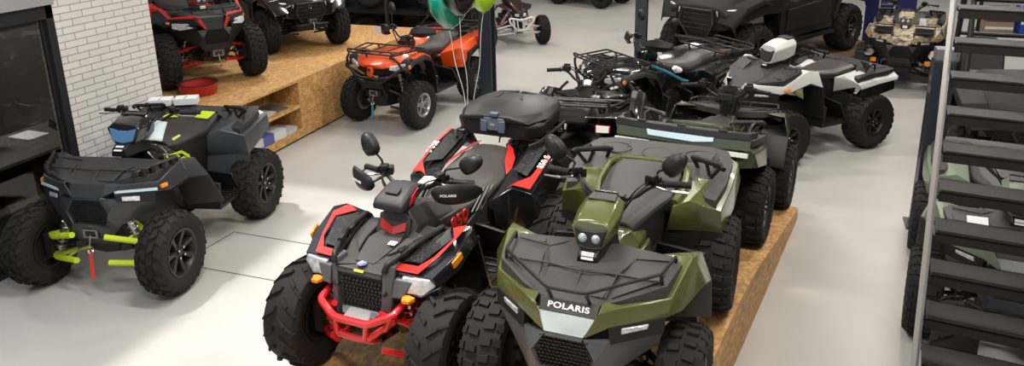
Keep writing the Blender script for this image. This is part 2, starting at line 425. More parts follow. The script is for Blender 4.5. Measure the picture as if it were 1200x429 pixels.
def handlebar(root, x, z, half=.38, rise=.12, back=.10, grip_m=None, mirrors=None, stalk=None, guards=None, r=.012):
    """mirrors: list of (side, dx, dy, dz) offsets of the mirror head; guards: material"""
    P = [(x+.02, 0, z-rise-.10), (x+.01, 0, z-rise)]
    b = MB()
    L = rnd([(x-back, -half, z-.01), (x-back*.35, -half*.55, z), (x, -half*.28, z-rise), (x, half*.28, z-rise), (x-back*.35, half*.55, z), (x-back, half, z-.01)], .06, 4)
    b.tube(L, r, 8).box((x, 0, z-rise), (.05, .13, .05)).tube([(x+.05, 0, z-rise-.22), (x, 0, z-rise)], .02, 8)
    o = b.build('handlebar', M_BLK, root)
    for s in (1, -1):
        A = Vector((x-back*.55, s*half*.68, z)); B = Vector((x-back*1.05, s*half*1.05, z-.01)); t = (B-A)
        MB().tube([A, A+t*.1, A+t*.12, A+t*.9, B], [.024, .024, .0185, .0185, .021], 10).build('grip', grip_m or M_BLK, o)
        q = A+Vector((.0, -s*.05, .012))
        MB().box(q, (.055, .075, .05), rz=-s*.4).box(q+Vector((.03, 0, .03)), (.05, .05, .03), rz=-s*.4).build('control_pod', M_BLK, o, bevel=.005)
        MB().tube(rnd([A+Vector((.05, -s*.03, 0)), A+Vector((.075, s*.04, -.005)), B+Vector((.085, 0, -.01))], .02), .007, 6).build('brake_lever', M_STL, o)
        b = MB()
        for k in range(2): b.tube(rnd([tuple(q), (x+.08, s*half*.42, z+.03-.03*k), (x+.10, s*.08, z-rise-.02*k), (x+.05, s*.03, z-rise-.2)], .1, 5), .005, 6)
        b.build('control_cable', M_BLK, o)
        if guards:
            g = MB()
            c = (A+B)/2 + Vector((.08, 0, 0))
            secs = []
            for k in range(7):
                u = k/6; yy = s*(half*.45+(half*.75)*u); xx = x+.10-.16*u**2; hh = .075*(sin(pi*min(1, .18+u*.72)))**.7
                secs.append([(xx+.012, yy, z-.01+hh), (xx+.045, yy, z-.015), (xx+.01, yy, z-.02-hh*.8), (xx-.012, yy, z-.02-hh*.8), (xx+.02, yy, z-.015), (xx-.012, yy, z-.01+hh)])
            g.loft(secs)
            g.tube([secs[3][1], q], .011, 6)
            g.build('hand_guard', guards, o)
    for (s, dx, dy, dz) in (mirrors or []):
        p0 = Vector((x-back*.45, s*half*.6, z+.02)); c = p0+Vector((dx, dy, dz))
        o2 = MB().tube(rnd([p0, p0+Vector((0, 0, .05)), c-Vector((dx, dy, dz))*.22], .03), .0065, 6).tube([c-Vector((dx, dy, dz))*.36, c-Vector((dx, dy, dz))*.18], .011, 8).build('mirror', M_BLK, o)
        mb = MB(); d = Vector((dx, dy, dz)).normalized()
        n = Vector((1, 0, .1)).normalized(); u = (d-n*d.dot(n)).normalized(); w = n.cross(u)
        secs = []
        for xx, sc in ((-.022, .94), (-.012, 1.), (.012, .95), (.03, .72), (.038, .3)):
            ring = []
            for k in range(14):
                a = 2*pi*k/14; ru = .075*(abs(cos(a))**.8)*(1 if cos(a) > 0 else -1); rw = .05*(abs(sin(a))**.8)*(1 if sin(a) > 0 else -1)*(1-.25*cos(a))
                ring.append(c + n*xx + u*ru*sc + w*rw*sc)
            secs.append(ring)
        mb.loft(secs).build('mirror_housing', M_BLK, o2)
    return o
def winch(root, x, z, strap=None, straplen=.25, w=.16):
    o = MB().box((x-.04, 0, z), (.07, w*1.1, .085)).tube([(x-.01, -w*.42, z), (x-.01, w*.42, z)], .026, 10).build('winch', M_ENG, root, bevel=.004)
    b = MB()
    for s in (1, -1): b.box((x+.012, s*w*.34, z), (.012, .016, .075))
    for s in (1, -1): b.box((x+.012, 0, z+s*.03), (.012, w*.72, .012))
    b.build('fairlead', M_STL, o)
    MB().tube([(x+.02, 0, z-.01), (x+.045, 0, z-.09)], .006, 6).tube(arc((x+.045, 0, z-.125), .027, 80, 390, 10, 'xz'), .008, 6).build('hook', M_CHR, o)
    if strap: MB().slab([(x+.05, -.013, z-.13), (x+.05, .013, z-.13), (x+.075, .019, z-.14-straplen), (x+.075, -.019, z-.14-straplen)], (-.007, 0, 0)).build('pull_strap', strap, o)
# ---------------------------------------------------------------- utility quad with a plastic rack box and a headlight pod
def warp(xs, ys=1., zs=None):
    def lin(t, P):
        if t <= P[0][0]: return P[0][1] + (t-P[0][0])
        for (a, b), (c, d) in zip(P, P[1:]):
            if t <= c: return b+(t-a)/(c-a)*(d-b)
        return P[-1][1] + (t-P[-1][0])
    def f(x, y, z):
        dz = lin(x, [(a, b) for a, b in zs]) if zs else 0
        if zs: dz = min(max(dz, min(b for a, b in zs)), max(b for a, b in zs))
        k = min(1, max(0, (z-.35)/.35))
        return (lin(x, xs), y*ys, z+dz*k)
    return f
def sportsman(name, label, loc, rz, c, r=.318, yo=.59, xf=.69, xr=-.64, w=None, tread='bar', rimstyle='eight', group=None, ry=0, z_bar=1.13, x_bar=.22,
              arm=None, spring=None, rails=True, word=None, mirrors=((1, .05, .1, .12), (-1, .05, -.1, .14)), front_parts=True, film=True, wf=.22, wr=.26, cat='quad bike', bar_half=.37, vents=False, rr=.155, lens=None, cheek=False, w2=None, arm_r=.017):
    root = thing(name, label, cat, loc, rz, group, ry)
    B = c['body']; D = c.get('plastic', M_BLK); RK = c.get('rack', M_MGR); T = c.get('trim', D)
    wheels(root, xf, xr, yo, r, wf, wr, rr, tread, rimstyle, c.get('rim', M_RIM))
    suspension(root, xf, xr, yo, r, arm or M_BLK, spring or M_BLK, wf, wr, .70, arm_r)
    chassis(root, -1.02 if not w else max(w(-1.02, 0, .5)[0], -1.02), .92 if not w else w(.92, 0, .5)[0], .64)
    WARP[0] = w2 or w
    # front fascia around the grille
    b = MB()
    a_, bb, cc, dd, ee, ff, hh = (1.066, .088, .722), (1.03, .20, .715), (.85, .40, .705), (.84, .385, .63), (1.02, .21, .545), (1.06, .15, .47), (1.085, .15, .63)
    b.add([a_, bb, cc, dd, ee, ff, hh, (1.078, .12, .55)], [(0, 1, 6), (1, 2, 3, 4), (1, 4, 6), (6, 4, 5, 7)]).mirror()
    b.slab([(1.078, .12, .55), (1.078, -.12, .55), (1.06, -.15, .47), (1.06, .15, .47)], (-.03, 0, 0))
    b.slab([(1.06, .15, .47), (1.06, -.15, .47), (.9, -.17, .36), (.9, .17, .36)], (-.03, 0, 0))
    b.slab([(1.068, .09, .728), (1.068, -.09, .728), (1.076, -.085, .712), (1.076, .085, .712)], (-.03, 0, 0))
    b.build('front_bumper', c.get('bumper', M_SLT), root, solid=.025, bevel=.006, smooth=25)
    b = MB().slab([(1.055, .12, .71), (1.06, .14, .63), (1.05, .115, .55), (1.05, -.115, .55), (1.06, -.14, .63), (1.055, -.12, .71)], (-.03, 0, 0))
    for i in range(9):
        z = .56+i*.018
        for j in range(14):
            y = -.125+j*.0193+(i % 2)*.0096
            if abs(y) < .125: b.box((1.062, y, z), (.012, .0135, .008))
    b.build('grille', M_BLK, root)
    # body coloured nose arms and front fenders
    b = MB()
    V = [(1.04, .15, .845), (1.067, .092, .726), (1.03, .205, .785), (.99, .21, .855), (.83, .415, .762), (.79, .425, .84),
         (.53, .475, .925), (.40, .50, .90), (.72, .465, .745), (.55, .535, .80), (.36, .55, .73), (.5, .33, .905), (.78, .33, .86), (.97, .15, .86)]
    b.add(V, [(0, 1, 2, 3), (3, 2, 4, 5), (5, 4, 8, 9, 6), (6, 9, 10, 7), (5, 6, 11, 12), (3, 5, 12, 13), (0, 3, 13), (6, 7, 11)]).mirror()
    b.build('hood', B, root, solid=.012, bevel=.007, smooth=20)
    for s in (1, -1):
        b = MB().add([(.70, s*.45, .72), (.55, s*.53, .795), (.36, s*.55, .735), (.26, s*.55, .47), (.30, s*.30, .45), (.40, s*.3, .74), (.55, s*.3, .80), (.72, s*.28, .76)], [(0, 1, 6, 7), (1, 2, 5, 6), (2, 3, 4, 5)])
        b.build('mudguard', D, root, solid=.015, bevel=.006)
    if c.get('nose_stripe'):
        for s in (1, -1): MB().slab([(1.045, s*.152, .85), (1.0, s*.20, .858), (.99, s*.214, .848), (.79, s*.43, .842), (.53, s*.48, .932), (.53, s*.44, .942), (.79, s*.385, .872), (.97, s*.185, .872)], (0, 0, .012)).slab([(1.047, s*.152, .85), (1.072, s*.094, .728), (1.066, s*.125, .728), (1.037, s*.19, .83)], (.01, 0, 0)).build('red_trim', c['nose_stripe'], root, bevel=.003)
    if film:
        MB().slab([(1.016, .134, .798), (1.016, -.134, .798), (1.070, -.09, .732), (1.070, .09, .732)], (-.02, 0, 0)).build('nose_panel', c.get('film', M_FLM), root)
    # headlights set into the cheeks
    for s in (1, -1):
        MB().slab([(1.035, s*.195, .783), (.845, s*.412, .768), (.855, s*.405, .695), (1.03, s*.205, .70)], (-.05, -s*.03, 0)).build('headlight_housing', M_BLK, root)
        if c.get('big_lamp'): MB().slab([(1.0, s*.225, .795), (.84, s*.42, .80), (.85, s*.425, .74), (.94, s*.36, .725), (1.01, s*.225, .745)], (-.02, -s*.01, 0)).build('headlight', M_LNS, root, bevel=.005)
        elif c.get('strip_lamp'):
            MB().slab([(1.03, s*.20, .79), (.84, s*.425, .80), (.845, s*.428, .778), (1.035, s*.20, .768)], (-.012, -s*.006, 0)).build('daytime_light', lens or M_LNS, root, bevel=.003)
            MB().slab([(1.01, s*.235, .758), (.93, s*.33, .752), (.935, s*.33, .715), (1.01, s*.235, .722)], (-.012, -s*.006, 0)).build('headlight', M_LNS, root, bevel=.003)
        else: MB().slab([(1.0, s*.25, .768), (.91, s*.35, .76), (.915, s*.345, .738), (1.003, s*.247, .742)], (-.03, -s*.02, 0)).build('headlight', lens or M_LNS, root, bevel=.004)
        if c.get('marker', True): MB().box((.775, s*.445, .80), (.06, .02, .03), rz=-s*.25).build('side_marker', M_AMB, root, bevel=.004)
    # front rack: a moulded tray with raised ribs
    if not vents:
        tp = [(.970, 0, .845), (.967, .14, .845), (.945, .23, .878), (.80, .405, .905), (.60, .435, .918), (.55, .39, .925), (.50, .25, .908), (.455, .10, .898), (.455, 0, .898)]
        full = tp + [(x, -y, z) for x, y, z in reversed(tp[1:-1])]
        b = MB().slab(full, (0, 0, -.055))
        b.slab([(.970, -.14, .845), (.970, .14, .845), (1.012, .134, .800), (1.012, -.134, .800)], (-.08, 0, 0))
        for P in ([(.93, .05), (.93, .14), (.80, .17), (.76, .06)], [(.74, .0), (.79, .17), (.62, .22), (.50, .12), (.50, 0)], [(.92, .18), (.78, .37), (.62, .39), (.68, .22), (.83, .19)], [(.58, .25), (.60, .38), (.575, .38), (.53, .26)]):
            for s in (1, -1):
                b.slab([(x, s*y, (.900 if x < .85 else .866)+(.012 if abs(y) > .2 else 0)) for x, y in P], (0, 0, -.03))
        for P in ([(.94, 0, .853), (.80, .0, .905)], [(.80, 0, .908), (.78, .17, .908), (.93, .15, .862)], [(.78, .17, .908), (.62, .22, .912), (.50, .12, .905)], [(.62, .22, .918), (.60, .38, .925)], [(.78, .17, .910), (.80, .37, .918)]):
            for q in (1, -1): b.tube([(x, q*y, z) for x, y, z in P], .006, 5)
        fr = b.build('front_rack', RK, root, bevel=.005)
        if rails:
            b = MB().tube(rnd([(.60, .405, .90), (.59, .405, .95), (.80, .375, .958), (1.03, .09, .928), (1.03, -.09, .928), (.80, -.375, .958), (.59, -.405, .95), (.60, -.405, .90)], .03), .0085, 8)
            for s in (1, -1):
                b.tube([(.80, s*.375, .955), (.79, s*.38, .90)], .0085, 8); b.tube([(1.03, s*.09, .925), (.965, s*.09, .845)], .0085, 8)
            b.build('rack_rail', M_BLK, fr)
        if c.get('side_bars'):
            for s in (1, -1):
                b = MB().tube(rnd([(.93, s*.30, .90), (.92, s*.32, .945), (.56, s*.46, .965), (.54, s*.45, .92)], .02), .013, 6)
                for k in range(4): b.box((.86-.085*k, s*(.345+.03*k), .93), (.03, .035, .06), rz=-s*.3)
                b.build('rack_side_rail', M_BLK, fr)
        if word:
            text('lettering', word, .037, M_LBL, fr, (.9935, 0, .8235), (0, 1, 0), (-.042, 0, .045), .001, .0012, 1.1, sx=1.3)
            MB().slab([(.935, -.04, .8535), (.935, .03, .8535), (.962, .03, .8475), (.962, -.04, .8475)], (0, 0, .002)).build('warning_label', M_LBL, fr)
        elif c.get('tray_label'): MB().slab([(.935, -.0, .8535), (.935, .05, .8535), (.962, .05, .8475), (.962, -.0, .8475)], (0, 0, .002)).build('warning_label', M_LBL, fr)
    else:
        b = MB().hull([(.45, [(0, .93), (.3, .93), (.42, .91), (.40, .84), (0, .84)]), (.8, [(0, .89), (.3, .89), (.40, .875), (.38, .80), (0, .80)]), (1.03, [(0, .80), (.15, .80), (.2, .78), (.2, .74), (0, .74)])])
        b.build('hood_cover', B, root, bevel=.01)
        for s in (1, -1):
            b = MB().slab([(.97, s*.13, .865), (.92, s*.36, .885), (.70, s*.39, .925), (.72, s*.14, .93)], (0, 0, -.03))
            for k in range(5): b.box((.75+.045*k, s*.26, .915-.01*k), (.018, .22, .03), rz=-s*.1)
            b.tube(rnd([(.69, s*.13, .95), (.69, s*.40, .95), (.97, s*.37, .91), (.99, s*.12, .89)], .03), .01, 6)
            b.build('front_rack', RK, root)
    # neck and headlight pod
    WARP[0] = w
    b = MB().hull([(.38, [(0, .99), (.06, .99), (.085, .85), (0, .85)]), (.62, [(0, .98), (.055, .98), (.075, .86), (0, .86)]), (.70, [(0, .93), (.045, .93), (.06, .86), (0, .86)])])
    b.build('steering_shroud', D, root, bevel=.006)
    b = MB().hull([(.37, [(0, 1.125), (.07, 1.12), (.105, 1.09), (.09, 1.0), (0, .99)]), (.50, [(0, 1.115), (.075, 1.108), (.112, 1.07), (.095, .975), (0, .965)]), ([.625, .625, .645, .66, .67], [(0, 1.085), (.07, 1.08), (.098, 1.05), (.06, .955), (0, .945)])])
    pd = b.build('headlight_pod', c.get('pod', B), root, bevel=.008)
    b = MB().slab([(.651, .082, 1.055), (.651, .03, 1.04), (.651, -.03, 1.04), (.651, -.082, 1.055), (.675, -.058, .975), (.677, 0, .962), (.675, .058, .975)], (-.02, 0, 0))
    b.build('lamp_face', c.get('face', M_BLK), pd, bevel=.004)
    b = MB()
    if c.get('face') is None:
        for s in (1, -1): b.ball((.668, s*.033, 1.01), (.012, .022, .024), 12, 8)
        b.build('lamp', M_LNS, pd)
    MB().slab([(.69, -.03, .945), (.69, .03, .945), (.705, .03, .915), (.705, -.03, .915)], (-.01, 0, 0)).build('neck_label', M_LBL, root)
    MB().slab([(.37, .06, 1.135), (.37, -.06, 1.135), (.33, -.06, 1.09), (.33, .06, 1.09)], (-.02, 0, 0)).build('instrument_display', M_GLB, pd, bevel=.004)
    MB().slab([(.375, .065, 1.131), (.375, -.065, 1.131), (.45, -.07, 1.127), (.45, .07, 1.127)], (0, 0, -.01)).build('pod_cap', RK, pd, bevel=.004)
    if c.get('pod_scale'):
        k = c['pod_scale']; q = Vector(w(.5, 0, .99) if w else (.5, 0, .99)); pd.scale = k; pd.location = (q.x*(1-k[0]), 0, q.z*(1-k[2]))
    # tank cover, side panels
    b = MB().hull([(.46, [(0, .86), (.06, .85), (.12, .76), (.16, .60), (0, .60)]), (.30, [(0, .88), (.07, .87), (.15, .80), (.19, .58), (0, .58)]), (.08, [(0, .83), (.09, .82), (.14, .76), (.16, .58), (0, .58)]), (-.1, [(0, .78), (.1, .78), (.13, .74), (.14, .58), (0, .58)])])
    b.build('tank_cover', c.get('tank', B), root, bevel=.012)
    for s in (1, -1):
        b = MB().slab([(.42, s*.165, .80), (.20, s*.195, .79), (.02, s*.17, .74), (-.02, s*.165, .62), (.15, s*.195, .56), (.38, s*.19, .60)], (0, -s*.02, 0))
        b.build('side_panel', c.get('side', B), root, bevel=.008)
        if c.get('lime_graphics'):
            b = MB()
            for k in range(3): b.slab([(.38-.1*k, s*.186, .74-.03*k), (.26-.1*k, s*.212, .775-.03*k), (.22-.1*k, s*.212, .755-.03*k), (.34-.1*k, s*.19, .715-.03*k)], (0, s*.005, 0))
            b.slab([(.40, s*.182, .79), (.37, s*.19, .61), (.16, s*.22, .575), (.16, s*.22, .59), (.355, s*.195, .63), (.385, s*.187, .79)], (0, s*.006, 0)).build('lime_graphic', M_LIM, root)
        if c.get('stripe'):
            b = MB().slab([(.36, s*.185, .785), (.18, s*.205, .775), (.0, s*.178, .70), (-.06, s*.172, .655), (-.02, s*.176, .73), (.17, s*.203, .80)], (0, s*.006, 0)).build('accent_stripe', c['stripe'], root)
    MB().hull([(.10, [(0, .80), (.10, .79), (.13, .70), (.12, .52), (0, .52)]), (-.18, [(0, .80), (.14, .79), (.16, .70), (.15, .48), (0, .48)]), (-.45, [(0, .82), (.19, .80), (.20, .70), (.18, .50), (0, .50)]), (-.80, [(0, .85), (.22, .84), (.23, .72), (.2, .58), (0, .58)])]).build('seat_base', M_BLK, root, bevel=.01)
    # seat
    b = MB().hull([(.14, [(0, .875), (.06, .87), (.10, .835), (.09, .78), (0, .78)]), (.04, [(0, .885), (.085, .878), (.125, .84), (.11, .76), (0, .76)]), (-.18, [(0, .87), (.11, .865), (.165, .83), (.14, .76), (0, .76)]),
                   (-.34, [(0, .875), (.165, .872), (.225, .84), (.19, .77), (0, .77)]), (-.60, [(0, .905), (.19, .902), (.235, .875), (.21, .78), (0, .78)]), (-.73, [(0, .915), (.17, .912), (.21, .885), (.19, .79), (0, .79)])])
    st = b.build('seat', c.get('seat', M_SEAT), root, bevel=.014, smooth=50)
    if c.get('seat_accent'):
        for x0, x1, y0 in ((-.50, -.70, .232), (.02, -.10, .135)):
            for s in (1, -1):
                MB().slab([(x0, s*.07, .905 if x0 < -.2 else .889), (x0+.03, s*(y0-.04), .903 if x0 < -.2 else .875), (x1, s*(y0-.035), .915 if x0 < -.2 else .874), (x1, s*.09, .922 if x0 < -.2 else .885)], (0, 0, -.01)).build('seat_accent', c['seat_accent'], st, bevel=.003)
    if c.get('surround'):
        b = MB().tube(rnd([(-.33, .235, .815), (-.45, .262, .845), (-.70, .255, .885), (-.765, .19, .90), (-.765, -.19, .90), (-.70, -.255, .885), (-.45, -.262, .845), (-.33, -.235, .815)], .04), .024, 8).build('seat_surround', B, root)
    # rear fenders
    for s in (1, -1):
        b = MB()
        lo = c.get('short_rear', 0)
        V = [(-.30, s*.23, .80), (-.40, s*.40, .79), (-.43, s*.495, .755), (-.45, s*.40, .60+.10*lo), (-.46, s*.505, .60+.10*lo), (-.75, s*.24, .86), (-.72, s*.42, .845), (-.70, s*.525, .80), (-1.18, s*.24, .85), (-1.16, s*.44, .845), (-1.15, s*.52, .80),
             (-.72, s*.545, .66+.09*lo), (-1.10, s*.545, .70+.075*lo), (-.36, s*.19, .62), (-1.22, s*.46, .70+.09*lo), (-1.22, s*.2, .70+.09*lo), (-.36, s*.32, .83), (-.58, s*.38, .865)]
        b.add(V, [(0, 1, 16), (1, 2, 7, 6), (1, 6, 17, 16), (0, 16, 17, 5), (5, 17, 6), (1, 3, 4, 2), (5, 6, 9, 8), (6, 7, 10, 9), (2, 4, 11, 7), (7, 11, 12, 10), (0, 13, 3, 1), (9, 10, 12, 14), (8, 9, 14, 15)])
        b.build('rear_fender', c.get('rear', B), root, solid=.014, bevel=.008, smooth=22)
        if lo:
            MB().slab([(-.47, s*.50, .70), (-.72, s*.535, .75), (-1.10, s*.535, .775), (-1.2, s*.45, .785), (-1.2, s*.45, .70), (-1.08, s*.535, .66), (-.74, s*.535, .62), (-.48, s*.50, .55)], (0, -s*.02, 0)).build('fender_skirt', M_BLK, root, bevel=.005)
        MB().slab([(-.455, s*.38, .605), (-.465, s*.51, .605), (-.42, s*.50, .36), (-.40, s*.34, .36)], (-.02, 0, 0)).slab([(-.40, s*.17, .64), (-.455, s*.39, .62), (-.40, s*.35, .36), (-.33, s*.17, .36)], (-.02, 0, 0)).build('splash_panel', c.get('splash', M_BLK), root, bevel=.005)
    # rear rack: moulded deck wrapping the back of the seat
    tp = [(-.765, 0, .872), (-.765, .19, .872), (-.72, .235, .874), (-.44, .40, .825), (-.425, .46, .82), (-.60, .50, .868), (-.95, .50, .880), (-1.16, .45, .876), (-1.225, .34, .872), (-1.225, 0, .872)]
    full = tp + [(x, -y, z) for x, y, z in reversed(tp[1:-1])]
    b = MB().slab(full, (0, 0, -.05))
    b.slab([(-.765, -.19, .895), (-.765, .19, .895), (-.80, .19, .90), (-.80, -.19, .90)], (0, 0, -.07))
    for s in (1, -1):
        b.slab([(-.425, s*.46, .822), (-.44, s*.40, .827), (-.44, s*.40, .74), (-.43, s*.47, .74)], (-.05, 0, 0))
        b.box((-.755, s*.13, .90), (.03, .05, .02))
        b.tube(arc((-.99, s*.28, .882), .10, 0, 360, 18, 'xy'), .004, 5)
        b.slab([(-.88, s*.2, .879), (-.9, s*.36, .886), (-1.1, s*.38, .884), (-1.15, s*.22, .879)], (0, 0, -.02))
    b.tube(arc((-.98, 0, .876), .10, 0, 360, 18, 'xy'), .004, 5)
    rk = b.build('rear_rack', RK, root, bevel=.005)
    for s in (1, -1):
        b = MB()
        P = rnd([(-.60, s*.475, .955), (-.63, s*.47, .965), (-.76, s*.27, .955), (-.79, s*.27, .94)], .02)
        b.tube(P, .018, 8)
        b.tube([(-.63, s*.46, .96), (-.66, s*.40, .87)], .012, 6); b.tube([(-.70, s*.36, .96), (-.68, s*.39, .87)], .012, 6); b.tube([(-.78, s*.27, .945), (-.80, s*.30, .875)], .013, 6)
        b.tube([(-.66, s*.42, .962), (-.80, s*.42, .95), (-.84, s*.40, .875)], .012, 6)
        b.build('grab_handle', c.get('handle', M_BLK), rk)
    if c.get('tail_bar'):
        b = MB().slab([(-1.10, .52, .955), (-1.235, .49, .955), (-1.25, .2, .945), (-1.25, -.2, .945), (-1.235, -.49, .955), (-1.10, -.52, .955), (-1.10, -.48, .955), (-1.20, -.45, .955), (-1.20, .45, .955), (-1.10, .48, .955)], (0, 0, -.05))
        for y in (-.3, .0, .3): b.box((-1.235, y, .955), (.03, .06, .018))
        MB().slab([(-1.225, .49, .905), (-1.24, .2, .90), (-1.24, -.2, .90), (-1.225, -.49, .905), (-1.245, -.49, .83), (-1.255, 0, .82), (-1.245, .49, .83)], (.03, 0, 0)).build('tail_cover', B, rk, bevel=.005)
        MB().slab([(-1.242, -.24, .902), (-1.242, .26, .902), (-1.257, .24, .858), (-1.257, -.10, .85), (-1.257, -.24, .87)], (-.004, 0, 0)).build('protective_film', M_BFL, rk)
        for s in (1, -1): MB().box((-1.262, s*.36, .80), (.03, .26, .03)).build('tail_light_bar', M_LBL, rk)
        b.build('rack_lip', M_DGR, rk, bevel=.004)
    if c.get('back_film'): MB().slab([(-.758, -.13, .868), (-.758, .13, .868), (-.752, .13, .845), (-.752, -.13, .845)], (-.004, 0, 0)).build('protective_film', M_BFL, rk)
    # tail
    b = MB().hull([(-1.16, [(0, .84), (.38, .83), (.40, .70+.08*c.get('short_rear', 0)), (0, .68+.09*c.get('short_rear', 0))]), (-1.235, [(0, .835), (.42, .825), (.42, .72+.065*c.get('short_rear', 0)), (0, .70+.08*c.get('short_rear', 0))])])
    tl = b.build('tail_panel', B, root, bevel=.008)
    for s in (1, -1): MB().box((-1.243, s*.30, .735), (.02, .2, .035)).build('tail_light', c.get('tail', M_TAIL), tl, bevel=.004)
    if c.get('tail_film'): MB().slab([(-1.238, -.20, .835), (-1.238, .2, .835), (-1.240, .22, .79), (-1.240, -.24, .795)], (-.004, 0, 0)).build('protective_film', M_BFL, tl)
    WARP[0] = None
    wx = w or (lambda x, y, z: (x, y, z))
    hb = wx(x_bar, 0, 1.0)
    handlebar(root, hb[0], z_bar, bar_half, .09, .10, None, mirrors)
    footwell(root, wx(.2, 0, 0)[0], wx(-.3, 0, 0)[0], .17, .47*(wx(0, 1, 0)[1]), .37)
    return root
# ---------------------------------------------------------------- quad with tubular racks
def rackquad(label, loc, rz, body, seat=M_SEAT, hood=None, arm=M_BLK, guards=True, mirrors=((1, -.12, .10, .22), (-1, -.1, -.06, .24)), ry=0, strap=None, front=True, rim=None, emblem=True, group=None, tag_white=True, r=.32, rear_fender=True, gloss=None, xr=-.66):
    root = thing('quad_bike', label, 'quad bike', loc, rz, group, ry)
    w = warp([(-1.3, -1.3+(xr+.66)), (-.3, -.3+(xr+.66)*.4), (0, 0), (1, 1)]) if xr != -.66 else None
    hood = hood or body
    wheels(root, .645, xr, .58, r, .22, .26, .155, 'block', 'ten', rim or M_RIM)
    suspension(root, .645, xr, .58, r, arm, M_BLK, .22, .26, .70)
    chassis(root, -1.0, .86, .64)
    # hood between the fenders
    WARP[0] = w
    b = MB().hull([([.99, .985, .96, .95, .95], [(0, .878), (.09, .87), (.15, .85), (.13, .825), (0, .815)]), ([.93, .925, .90, .90, .90], [(0, .905), (.14, .898), (.27, .868), (.25, .835), (0, .83)]), ([.78, .77, .72, .72, .72], [(0, .945), (.20, .935), (.38, .905), (.36, .86), (0, .86)]),
                   (.45, [(0, .985), (.2, .97), (.40, .935), (.38, .88), (0, .88)]), (.22, [(0, .98), (.12, .965), (.20, .92), (.18, .8), (0, .8)])])
    hd = b.build('hood', hood, root, bevel=.015, smooth=30)
    b = MB().hull([(.975, [(0, .86), (.045, .85), (.055, .80), (.03, .72), (0, .70)]), (1.01, [(0, .85), (.035, .845), (.042, .80), (.02, .725), (0, .71)])])
    sn = b.build('snout', hood, root, bevel=.01)
    MB().slab([(1.014, -.018, .83), (1.014, .018, .83), (1.017, .012, .80), (1.017, -.012, .80)], (.004, 0, 0)).tube([(1.012, -.022, .845), (1.02, 0, .83), (1.012, .022, .845)], .004, 5).build('emblem', M_BLK, sn)
    b = MB()
    for s in (1, -1):
        b.slab([(.97, s*.05, .82), (.88, s*.29, .85), (.86, s*.30, .79), (.94, s*.06, .73)], (-.06, 0, 0))
        for k in range(2): b.slab([(.985, s*.06, .79-.03*k), (.89, s*.27, .825-.03*k), (.885, s*.27, .815-.03*k), (.98, s*.06, .775-.03*k)], (.012, 0, 0))
    b.build('grille', M_BLK, root)
    for s in (1, -1):
        MB().slab([(.925, s*.255, .865), (.82, s*.415, .892), (.81, s*.435, .84), (.89, s*.32, .80), (.93, s*.245, .815)], (-.04, -s*.01, 0)).build('headlight', M_LNS, root, bevel=.008)
        # fender arch: coloured rib over a black flare
        V = []
        path = [(.86, .43, .82), (.74, .50, .925), (.55, .535, .955), (.40, .535, .90), (.30, .52, .74), (.26, .50, .52)]
        b = MB(); F = []
        for (x, y, z) in path: V += [(x, s*(y-.13), z+.02), (x, s*y, z), (x, s*(y+.025), z-.05)]
        for i in range(len(path)-1):
            a = i*3; F += [(a, a+1, a+4, a+3), (a+1, a+2, a+5, a+4)]
        b.add(V, F); fl = b.build('front_fender', M_BLK, root, solid=.012, bevel=.006, smooth=30)
        b = MB(); V = []; F = []
        for (x, y, z) in path[1:]: V += [(x-.03, s*(y-.075), z+.03), (x-.02, s*(y-.015), z+.015)]
        for i in range(len(path)-2):
            a = i*2; F += [(a, a+1, a+3, a+2)]
        b.add(V, F).build('fender_trim', body, fl, solid=.012, bevel=.003)
        MB().lathe([(0, 0), (0, .028), (.015, .024), (.018, 0)], c=(.80, s*.475, .85), axis='y', n=14, closed=False).build('side_marker', M_AMB, root)
    # tube bumper
    b = MB()
    b.tube(rnd([(.66, .36, .62), (.84, .50, .80), (.88, .44, .845), (.93, .36, .80), (1.0, .16, .66), (1.0, -.16, .66), (.93, -.36, .80), (.88, -.44, .845), (.84, -.50, .80), (.66, -.36, .62)], .05), .02, 8)
    b.tube(rnd([(.96, .30, .74), (1.03, .12, .72), (1.03, -.12, .72), (.96, -.30, .74)], .04), .014, 8)
    for s in (1, -1): b.tube([(1.0, s*.15, .66), (.84, s*.14, .42)], .018, 8).tube(rnd([(.90, s*.42, .84), (.93, s*.40, .93), (.97, s*.33, 1.0)], .03), .016, 8)
    b.slab([(1.0, .17, .68), (1.0, -.17, .68), (1.0, -.15, .58), (1.0, .15, .58)], (-.04, 0, 0))
    b.build('front_bumper', M_BLK, root)
    winch(root, .94, .50, strap, .18)
    # racks
    def rack(x0, x1, y0, y1, z, nm, n=4):
        b = MB().tube(rnd([(x0, y0, z), (x0, -y0, z), (x1, -y1, z), (x1, y1, z)], .05)+[(x0, y0, z)], .0115, 8)
        for k in range(n): 
            y = -y0*.75+1.5*y0*k/(n-1); b.tube([(x0, y, z-.005), (x1, y*y1/y0, z-.005)], .009, 6)
        b.tube([(x0+(x1-x0)*.35, y0*1.02, z-.004), (x0+(x1-x0)*.35, -y0*1.02, z-.004)], .009, 6)
        b.tube(rnd([(x0, y0*.98, z), (x0+.02*(1 if x0 > 0 else -1), y0*.95, z+.045), (x0+.02*(1 if x0 > 0 else -1), -y0*.95, z+.045), (x0, -y0*.98, z)], .03), .011, 8)
        for s in (1, -1):
            b.tube([(x0+(x1-x0)*.3, s*y0*.6, z), (x0+(x1-x0)*.3, s*y0*.5, z-.09)], .012, 6); b.tube([(x1, s*y1*.6, z), (x1, s*y1*.5, z-.08)], .012, 6)
        b.build(nm, M_BLK, root)
    if front: rack(.96, .42, .36, .46, 1.02, 'front_rack')
    rack(-1.22, -.72, .38, .45, 1.0, 'rear_rack')
